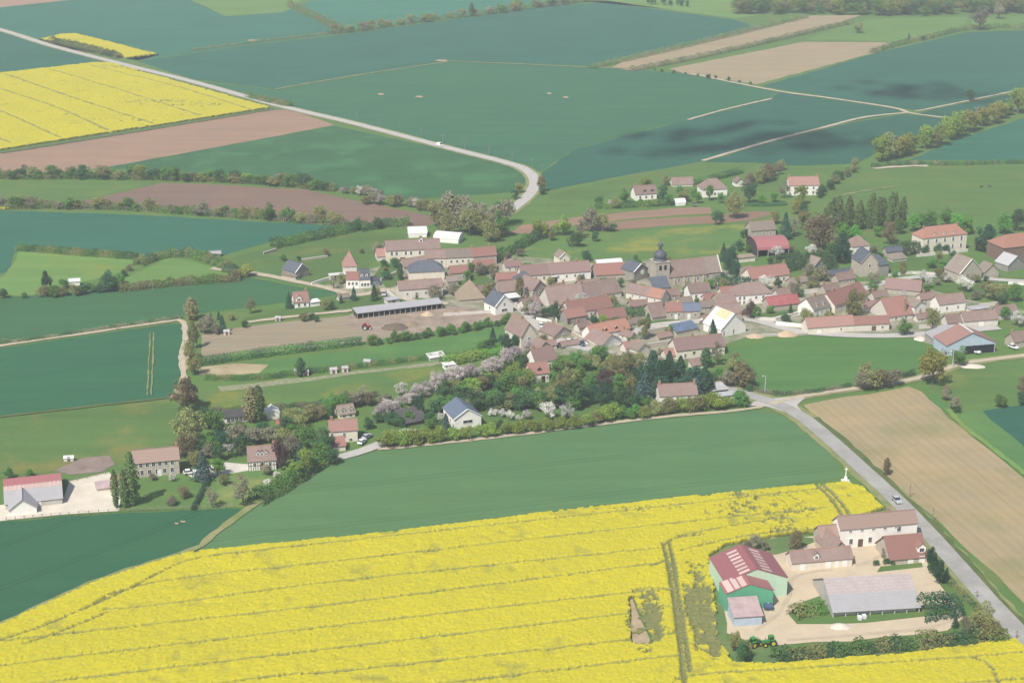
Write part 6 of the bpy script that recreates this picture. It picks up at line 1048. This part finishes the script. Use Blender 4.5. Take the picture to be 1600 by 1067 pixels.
def tractor(x, y, ang, col, rim, label):
    root = empty('tractor', G(x, y), ang); root.location.z = .13; tag(root, label, 'tractor')
    MB().box(.1, 1.9, -.4, .4, .9, 1.6).box(-.8, .2, -.35, .35, .7, 1.2).add([(1.9,-.4,.9),(1.9,.4,.9),(1.9,.4,1.6),(1.9,-.4,1.6),(2.15,-.3,1.0),(2.15,.3,1.0),(2.1,.3,1.5),(2.1,-.3,1.5)], [(4,5,6,7),(3,7,6,2),(0,1,5,4),(1,2,6,5),(0,4,7,3)]).obj('bonnet', PAINT[col], root)
    cb = MB(); 
    for sx in (-.95, .15):
        for sy in (-.6, .6): cb.box(sx-.05, sx+.05, sy-.05, sy+.05, 1.2, 2.6)
    cb.obj('cab_frame', PAINT[col], root); MB().box(-.9, .1, -.57, .57, 1.2, 2.58).obj('cab_glass', GLASS, root); MB().box(-1.1, .3, -.7, .7, 2.6, 2.72).obj('cab_roof', PAINT[col], root); MB().tube((1.2, 0, 1.6), (1.2, 0, 2.5), .06, .06, 6).obj('exhaust', DARK, root)
    for sy in (-1, 1):
        for cx_, r_, w_ in ((-.7, .9, .5), (1.5, .6, .36)):
            t_ = MB().tube((cx_, sy*.85-w_/2, r_), (cx_, sy*.85+w_/2, r_), r_, r_, 18).obj('wheel', RUB, root); MB().tube((cx_, sy*.85-w_/2-.03, r_), (cx_, sy*.85+w_/2+.03, r_), r_*.58, r_*.58, 14).obj('rim', PAINT[rim], t_)
        MB().box(-1.4, .0, sy*.85-.3, sy*.85+.3, 1.82, 1.9).obj('mudguard', PAINT[col], root)
tractor(1202, 1008, math.pi+.25, 'green', 'yellow', 'green tractor with yellow wheels, right of the pair at the farm'); tractor(1178, 1010, .6, 'green', 'yellow', 'green tractor with yellow wheels, left of the pair at the farm'); tractor(572, 515, .3, 'red', 'white', 'red tractor in the dirt yard by the cattle shed')
POLEM = plain_mat('pole_wood', (0.25, 0.21, 0.17), 0.3, 1.5)
def pole(x, y, hpx, label, group=None, lamp=False):
    h = VH(hpx, y); root = empty('street_lamp' if lamp else 'utility_pole', G(x, y)); tag(root, label, 'street lamp' if lamp else 'pole', group)
    MB().tube((0, 0, -.2), (0, 0, h), .16, .10, 8).obj('post', POLEM if not lamp else STEEL, root)
    if lamp: MB().tube((0, 0, h-.1), (-.9, -.5, h+.1), .05, .05, 6).obj('arm', STEEL, root); MB().box(-1.3, -.8, -.65, -.35, h, h+.16).obj('lamp_head', TRIM, root)
    else:
        MB().box(-.8, .8, -.06, .06, h-.55, h-.43).obj('crossarm', POLEM, root)
        for sx in (-.7, 0, .7): MB().tube((sx, 0, h-.43), (sx, 0, h-.2), .06, .04, 6).obj('insulator', TRIM, root)
for i, (x, y) in enumerate(((557,190),(592,199),(624,207),(658,215),(692,225),(726,234),(764,243),(800,252),(832,262),(847,271),(852,300))): pole(x, y, 14, ordinal(i + 1) + ' wooden pole from the left along the far road', 'poles along the far road')
pole(1195, 615, 28, 'street lamp at the junction by the bright green paddock', None, True); pole(1488, 574, 26, 'street lamp beside the green bush at the right', None, True); pole(836, 486, 30, 'street lamp in the village street', None, True)
for x, y, h, lb in ((1457,815,22,'wooden pole beside the tan field, level with the farmhouse'),(1421,777,21,'wooden pole beside the tan field, level with the silver car'),(1526,934,12,'short pole on the roadside near the farm exit'),(1588,998,14,'short pole on the roadside in the lower right corner'),(8,538,10,'pole at the left edge beside the narrow track'),(182,516,11,'pole in the middle of the narrow track')): pole(x, y, h, lb)
def fence(px, step, hm, label, mat=POLEM, name='fence'):
    P = [G(*p) for p in px]; root = empty(name, P[0]); tag(root, label, 'fence'); me = None; rails = MB(); prev = None
    for a, b in zip(P[:-1], P[1:]):
        L_ = (b-a).length; n = max(1, int(L_/step))
        for i in range(n + (b == P[-1])):
            q = a + (b-a)*(i/n) - P[0]
            if me is None: o = MB().box(-.08, .08, -.08, .08, -.2, hm).obj('post', mat, root); me = o.data
            else: o = link(bpy.data.objects.new('post', me), root)
            o.location = q
            if prev is not None:
                for z in (hm*.45, hm*.85): rails.tube((prev.x, prev.y, z), (q.x, q.y, z), .045, .045, 5)
            prev = q
    rails.obj('rails', mat, root)['kind'] = 'stuff'
fence([(10,814),(108,806),(200,800),(365,793)], 2.6, 1.5, 'wooden post and rail fence above the dark lower left field')
fence([(106,754),(165,741)], 2.6, 1.5, 'short wooden fence behind the gravel yard')
fence([(330,665),(440,655)], 3.0, 1.2, 'low fence behind the white bungalow')
def wall(px, hm, mat, label, th=.35, cap=True, name='garden_wall'):
    P = [G(*p) for p in px]; root = empty(name, P[0]); tag(root, label, 'wall'); mb = MB(); cp = MB()
    for a, b in zip(P[:-1], P[1:]):
        a_, b_ = a - P[0], b - P[0]; d_ = (b_-a_).normalized(); n_ = Vector((-d_.y, d_.x, 0))
        for m_, t_, z0, z1 in ((mb, th/2, -.2, hm), (cp, th/2+.06, hm, hm+.09)):
            q = [a_-n_*t_, b_-n_*t_, b_+n_*t_, a_+n_*t_]; m_.add([(p.x, p.y, z0) for p in q] + [(p.x, p.y, z1) for p in q], [(3,2,1,0),(4,5,6,7),(0,1,5,4),(1,2,6,5),(2,3,7,6),(3,0,4,7)])
    mb.obj('masonry', W[mat], root); cp.obj('coping', W['pale'] if mat != 'white' else TRIM, root)
for px, h, mt, lb in (
    ([(1212,508),(1262,513)], 1.6, 'white', 'white street wall left of the long low house'), ([(1180,500),(1212,502),(1248,492)], 1.4, 'pale', 'pale wall around the small lawn by the street'), ([(1248,493),(1268,486)], 1.4, 'white', 'short white wall beside the grey-brown roofed cottage'),
    ([(893,524),(935,548)], 1.8, 'rough', 'stone wall between the parking yard and the orange roof'), ([(1012,522),(1056,514)], 1.8, 'rough', 'stone wall left of the blue sheet roof'), ([(1010,512),(1062,508)], 1.3, 'pale', 'pale wall under the slate-topped cottage lawn'), ([(1012,544),(1056,538)], 2.0, 'stone', 'high garden wall above the long cream house'),
    ([(1092,508),(1118,500)], 1.8, 'stone', 'stone wall left of the unfinished house'), ([(1170,527),(1262,523)], .9, 'block', 'low block wall along the top of the paddock'), ([(1388,432),(1425,428),(1462,430)], 1.2, 'pale', 'pale wall along the lane below the manor'), ([(1432,402),(1512,393)], 1.3, 'pale', 'terrace wall in front of the manor'),
    ([(693,494),(770,489)], 1.2, 'pale', 'pale wall behind the cattle yard'), ([(985,440),(1020,432)], 1.6, 'stone', 'churchyard wall left of the tower'), ([(1060,462),(1078,458)], 1.6, 'stone', 'churchyard wall below the nave'), ([(535,441),(560,439)], 1.6, 'white', 'white wall behind the white house'), ([(595,440),(620,428)], 1.4, 'pale', 'pale wall beside the lawn of the cream farmhouse'),
    ([(1240,462),(1285,456)], 1.8, 'pale', 'pale wall behind the bright red shed roof'), ([(1395,500),(1432,496)], 1.6, 'pale', 'pale wall under the house with the big chimney'), ([(1436,514),(1470,512)], 1.5, 'pale', 'pale wall right of the dark rounded tree'), ([(1530,480),(1565,476)], 1.5, 'pale', 'pale garden wall at the right of the village'),
    ([(880,470),(862,490),(870,505)], 1.5, 'pale', 'pale wall at the street corner by the steep barn'), ([(838,500),(862,505)], 1.2, 'white', 'white kerb wall at the village green'), ([(690,446),(712,444)], 1.5, 'stone', 'stone wall left of the small red-roofed house'), ([(1575,445),(1640,448)], 1.3, 'white', 'white wall at the right edge below the barn'), ([(412,398),(432,392)], 1.2, 'stone', 'low stone wall in the pasture, left'), ([(470,408),(512,402)], .9, 'stone', 'long low stone wall in the pasture, right'),
    ([(1155,456),(1185,452)], 1.5, 'stone', 'stone wall under the tall dark church hedge'), ([(620,470),(605,458)], 1.5, 'pale', 'pale wall left of the long pale house'), ([(487,446),(515,437)], 1.3, 'white', 'white fence-like wall on the cream lane')):
    wall(px, h, mt, lb)
r = empty('wayside_cross', G(1321, 752)); tag(r, 'white stone wayside cross between the green field and the road', 'cross')
MB().box(-1.3, 1.3, -1.3, 1.3, -.1, .3).box(-.9, .9, -.9, .9, .3, .6).obj('steps', W['pale'], r); MB().add([(-.5,-.5,.6),(.5,-.5,.6),(.5,.5,.6),(-.5,.5,.6),(-.4,-.4,1.7),(.4,-.4,1.7),(.4,.4,1.7),(-.4,.4,1.7)], [(0,1,5,4),(1,2,6,5),(2,3,7,6),(3,0,4,7),(4,5,6,7)]).obj('pedestal', TRIM, r)
MB().tube((0,0,1.7), (0,0,3.6), .2, .15, 8).obj('shaft', TRIM, r); MB().box(-.13, .13, -.1, .1, 3.6, 4.9).box(-.5, -.132, -.09, .09, 4.15, 4.4).box(.132, .5, -.09, .09, 4.15, 4.4).obj('cross_head', TRIM, r)
for x, y, lb in ((1343,968,'left one of the white cube tanks in front of the large grey barn'),(1350,966,'right one of the white cube tanks in front of the large grey barn')):
    r = empty('cube_tank', G(x, y), .1); tag(r, lb, 'tank'); MB().box(-.5,.5,-.6,.6,.16,1.15).tube((0,0,1.15),(0,0,1.25),.15,.15,8).obj('container', PAINT['white'], r); MB().box(-.55,.55,-.65,.65,0,.15).obj('pallet', WOOD, r)
    cg = MB(); [cg.box(-.56,.56,-.66,-.62,z,z+.04).box(-.56,.56,.62,.66,z,z+.04) for z in (.4,.7,1.0)]; cg.obj('cage', STEEL, r)
r = empty('fuel_tank', G(1200, 953)); tag(r, 'dark blue fuel tank against the dark green hangar', 'tank'); MB().tube((-1.1,0,1.2),(1.1,0,1.2),.95,.95,18).obj('drum', PAINT['blue'], r); MB().box(-.8,-.6,-.7,.7,0,.5).box(.6,.8,-.7,.7,0,.5).obj('cradle', STEEL, r); MB().tube((0,0,2.1),(0,0,2.35),.2,.2,8).obj('filler_cap', STEEL, r)
def heap(x, y, rx, ry, h, mat, label, cat='heap'):
    o = MB(); n = 18; rr = random.Random(label); rings = []
    for i, f in enumerate((1, .8, .55, .28, .05)): rings.append([(rx*f*math.cos(6.283*k_/n)*rr.uniform(.85,1.1), ry*f*math.sin(6.283*k_/n)*rr.uniform(.85,1.1), h*(1-f**1.4)*rr.uniform(.85,1.05) + .1) for k_ in range(n)])
    o.add([p for r_ in rings for p in r_], [(i*n+k_, i*n+(k_+1) % n, (i+1)*n+(k_+1) % n, (i+1)*n+k_) for i in range(4) for k_ in range(n)] + [tuple(range(4*n, 5*n))]); q = o.obj('heap', mat, None, True); q.location = G(x, y); tag(q, label, cat)
EARTH = plain_mat('heap_earth', (0.30, 0.23, 0.16), 0.4, 1.0); SANDM = plain_mat('heap_sand', (0.48, 0.37, 0.25), 0.25, 1.0); MANURE = plain_mat('heap_manure', (0.16, 0.125, 0.09), 0.4, 1.0); CHALK = plain_mat('heap_chalk', (0.58, 0.53, 0.45), 0.2, 1.0)
heap(1229, 524, 4.6, 3, 2.2, SANDM, 'sand heap at the top of the paddock'); heap(1180, 526, 4, 3, 1.2, SANDM, 'low pile of building sand right of the unfinished house'); heap(618, 512, 6, 5, 1.8, MANURE, 'dark manure heap in the dirt yard'); heap(640, 508, 4, 4, 1.4, EARTH, 'brown earth heap in the dirt yard')
heap(1440, 530, 3.5, 3, 1.0, CHALK, 'pile of pale rubble in the paddock corner'); heap(668, 492, 3, 2.5, 1.5, SANDM, 'straw-coloured pile in front of the right end of the cattle shed'); heap(1313, 979, 3, 2, .9, CHALK, 'pale stone pile in the farmyard below the grey barn'); heap(1520, 573, 5, 2.5, 1.0, CHALK, 'whitish rubble below the open red-roofed shed'); heap(705, 490, 4, 3, 2, EARTH, 'earth pile right of the cattle shed')
def hut(x, y, w, d_, h, label, wall_, roof_):
    r = empty('garden_hut', G(x, y), random.uniform(-.2, .3)); tag(r, label, 'hut'); MB().add([(0,0,0),(w,0,0),(w,d_,0),(0,d_,0),(0,0,h),(w,0,h),(w,d_,h),(0,d_,h),(0,d_/2,h+.7),(w,d_/2,h+.7)], [(0,1,5,4),(2,3,7,6),(1,2,6,9,5),(3,0,4,8,7)]).obj('wall', W[wall_], r)
    mb = MB(); slab(mb, [(-.15,-.2,h),(w+.15,-.2,h),(w+.15,d_/2,h+.85),(-.15,d_/2,h+.85)], .08); slab(mb, [(-.15,d_+.2,h),(w+.15,d_+.2,h),(w+.15,d_/2,h+.85),(-.15,d_/2,h+.85)], .08); mb.obj('roof', R[roof_], r); opening(r, 'bdoor', .7, 1.5, (w*.5, -.02, .78))
for x, y, w, d_, h, lb, a, b in ((460,586,3,2.5,1.8,'left white hut beside the dark columnar tree','white','white'),(473,588,3,2.5,1.9,'right white hut beside the dark columnar tree','white','white'),(516,584,3.5,2.5,1.7,'grey hut in the middle of the allotments','pale','grey'),(535,582,3,2.5,1.8,'pale hut in the middle right of the allotments','white','grey'),(568,572,3.5,2.5,2.2,'white-topped hut behind the allotments','pale','white'),
    (350,524,3,2.5,1.6,'white hut at the corner of the fallow plot','white','grey'),(305,752,4,3,2.2,'grey wooden hut below the blue-green conifer','block','grey'),(640,684,3,2.5,2.4,'little white well house in the garden by the dark shed','white','white'),(100,721,4.2,1.6,1.3,'white water trough shelter in the meadow behind the left barn','white','white'),(430,502,3,2,1.5,'grey hut on the track beside the fallow plot','block','grey'),):
    hut(x, y, w*.75, d_*.75, h*.85, lb, 'pale' if a == 'white' else a, 'grey' if b == 'white' and x < 600 and x > 200 else b)
def grazer(x, y, ang, label):
    me = bpy.data.meshes.new('cow'); V = [(0,0,1.0),(.55,0,1.05),(-.6,0,1.05),(.9,0,1.2),(1.15,0,.9),(1.3,0,.65)]; E = [(0,1),(0,2),(1,3),(3,4),(4,5)]; Rr = [.34,.33,.32,.2,.15,.1]
    for sx, par in ((.5,1),(-.6,2)):
        for sy in (-.2,.2):
            b = len(V); V += [(sx,sy,.75),(sx+(.03 if sx > 0 else -.06),sy,.4),(sx,sy,.03)]; E += [(par,b),(b,b+1),(b+1,b+2)]; Rr += [.13,.075,.06]
    b = len(V); V += [(-.92,0,1.05),(-.98,0,.55)]; E += [(2,b),(b,b+1)]; Rr += [.05,.03]
    me.from_pydata(V, E, []); o = link(bpy.data.objects.new('cow', me)); sk = o.modifiers.new('skin', 'SKIN')
    for i, v in enumerate(me.skin_vertices[0].data): v.radius = (Rr[i], Rr[i]); v.use_root = (i == 0)
    o.modifiers.new('sub', 'SUBSURF').levels = 1; me.materials.append(plain_mat('hide', (0.10, 0.07, 0.055), 0.4, 1.5)); o.location = G(x, y); o.location.z = .1; o.rotation_euler = (0, 0, ang); tag(o, label, 'cow')
grazer(1533, 294, .3, 'left one of two dark cows in the large pasture'); grazer(1546, 293, 2.6, 'right one of two dark cows in the large pasture')
# ---------------------------------------------------------------- small clouds high over the right-hand fields; their shadows lie on the crops
CLM = plain_mat('cloud', (0.85, 0.86, 0.88), 0.03)
def cloud(blobs, label, alt=1500.0):
    mb = bmesh.new(); t_ = alt / TO_SUN.z; rr = random.Random(label)
    for (x, y, rx, ry, n) in blobs:
        c = G(x, y) + TO_SUN * t_
        for i in range(n):
            a = rr.uniform(0, 6.283); f = math.sqrt(rr.uniform(0, 1)); s_ = rr.uniform(.10, .22) * (1.15 - f*.6)
            bmesh.ops.create_icosphere(mb, subdivisions=1, radius=1.0, matrix=Matrix.Translation((c.x + rx*f*math.cos(a), c.y + ry*f*math.sin(a), c.z + rr.uniform(-8, 8))) @ Matrix.Diagonal((rx*s_*1.2, ry*s_*1.5, 7, 1)))
    me = bpy.data.meshes.new('cloud'); mb.to_mesh(me); mb.free(); me.materials.append(CLM); tag(link(bpy.data.objects.new('cloud', me)), label, None, None, 'stuff')
cloud([(1100,222,52,40,20),(1180,206,48,32,18),(1240,225,40,30,12),(1310,222,36,26,14),(1020,238,30,22,10)], 'wispy cloud shading the dark blue-green field before the track')
cloud([(1400,140,40,34,20),(1450,143,38,30,14),(1500,150,30,24,8)], 'wispy cloud shading the field at the far right')
# ================================================================ AIR
hz = MB().box(-5000, 5000, -600, 8000, -1.5, 232.0).obj('haze', bpy.data.materials.new('haze'))
hm_ = hz.data.materials[0]; hm_.use_nodes = True; nt = hm_.node_tree; nt.nodes.remove(nt.nodes['Principled BSDF'])
pv = nt.nodes.new('ShaderNodeVolumePrincipled'); pv.inputs['Color'].default_value = (0.87, 0.95, 1.0, 1); pv.inputs['Density'].default_value = HAZE_DENSITY; pv.inputs['Anisotropy'].default_value = 0.0
nt.links.new(pv.outputs[0], nt.nodes['Material Output'].inputs['Volume'])
tag(hz, 'thin pale haze filling the air over the fields', None, None, 'stuff')
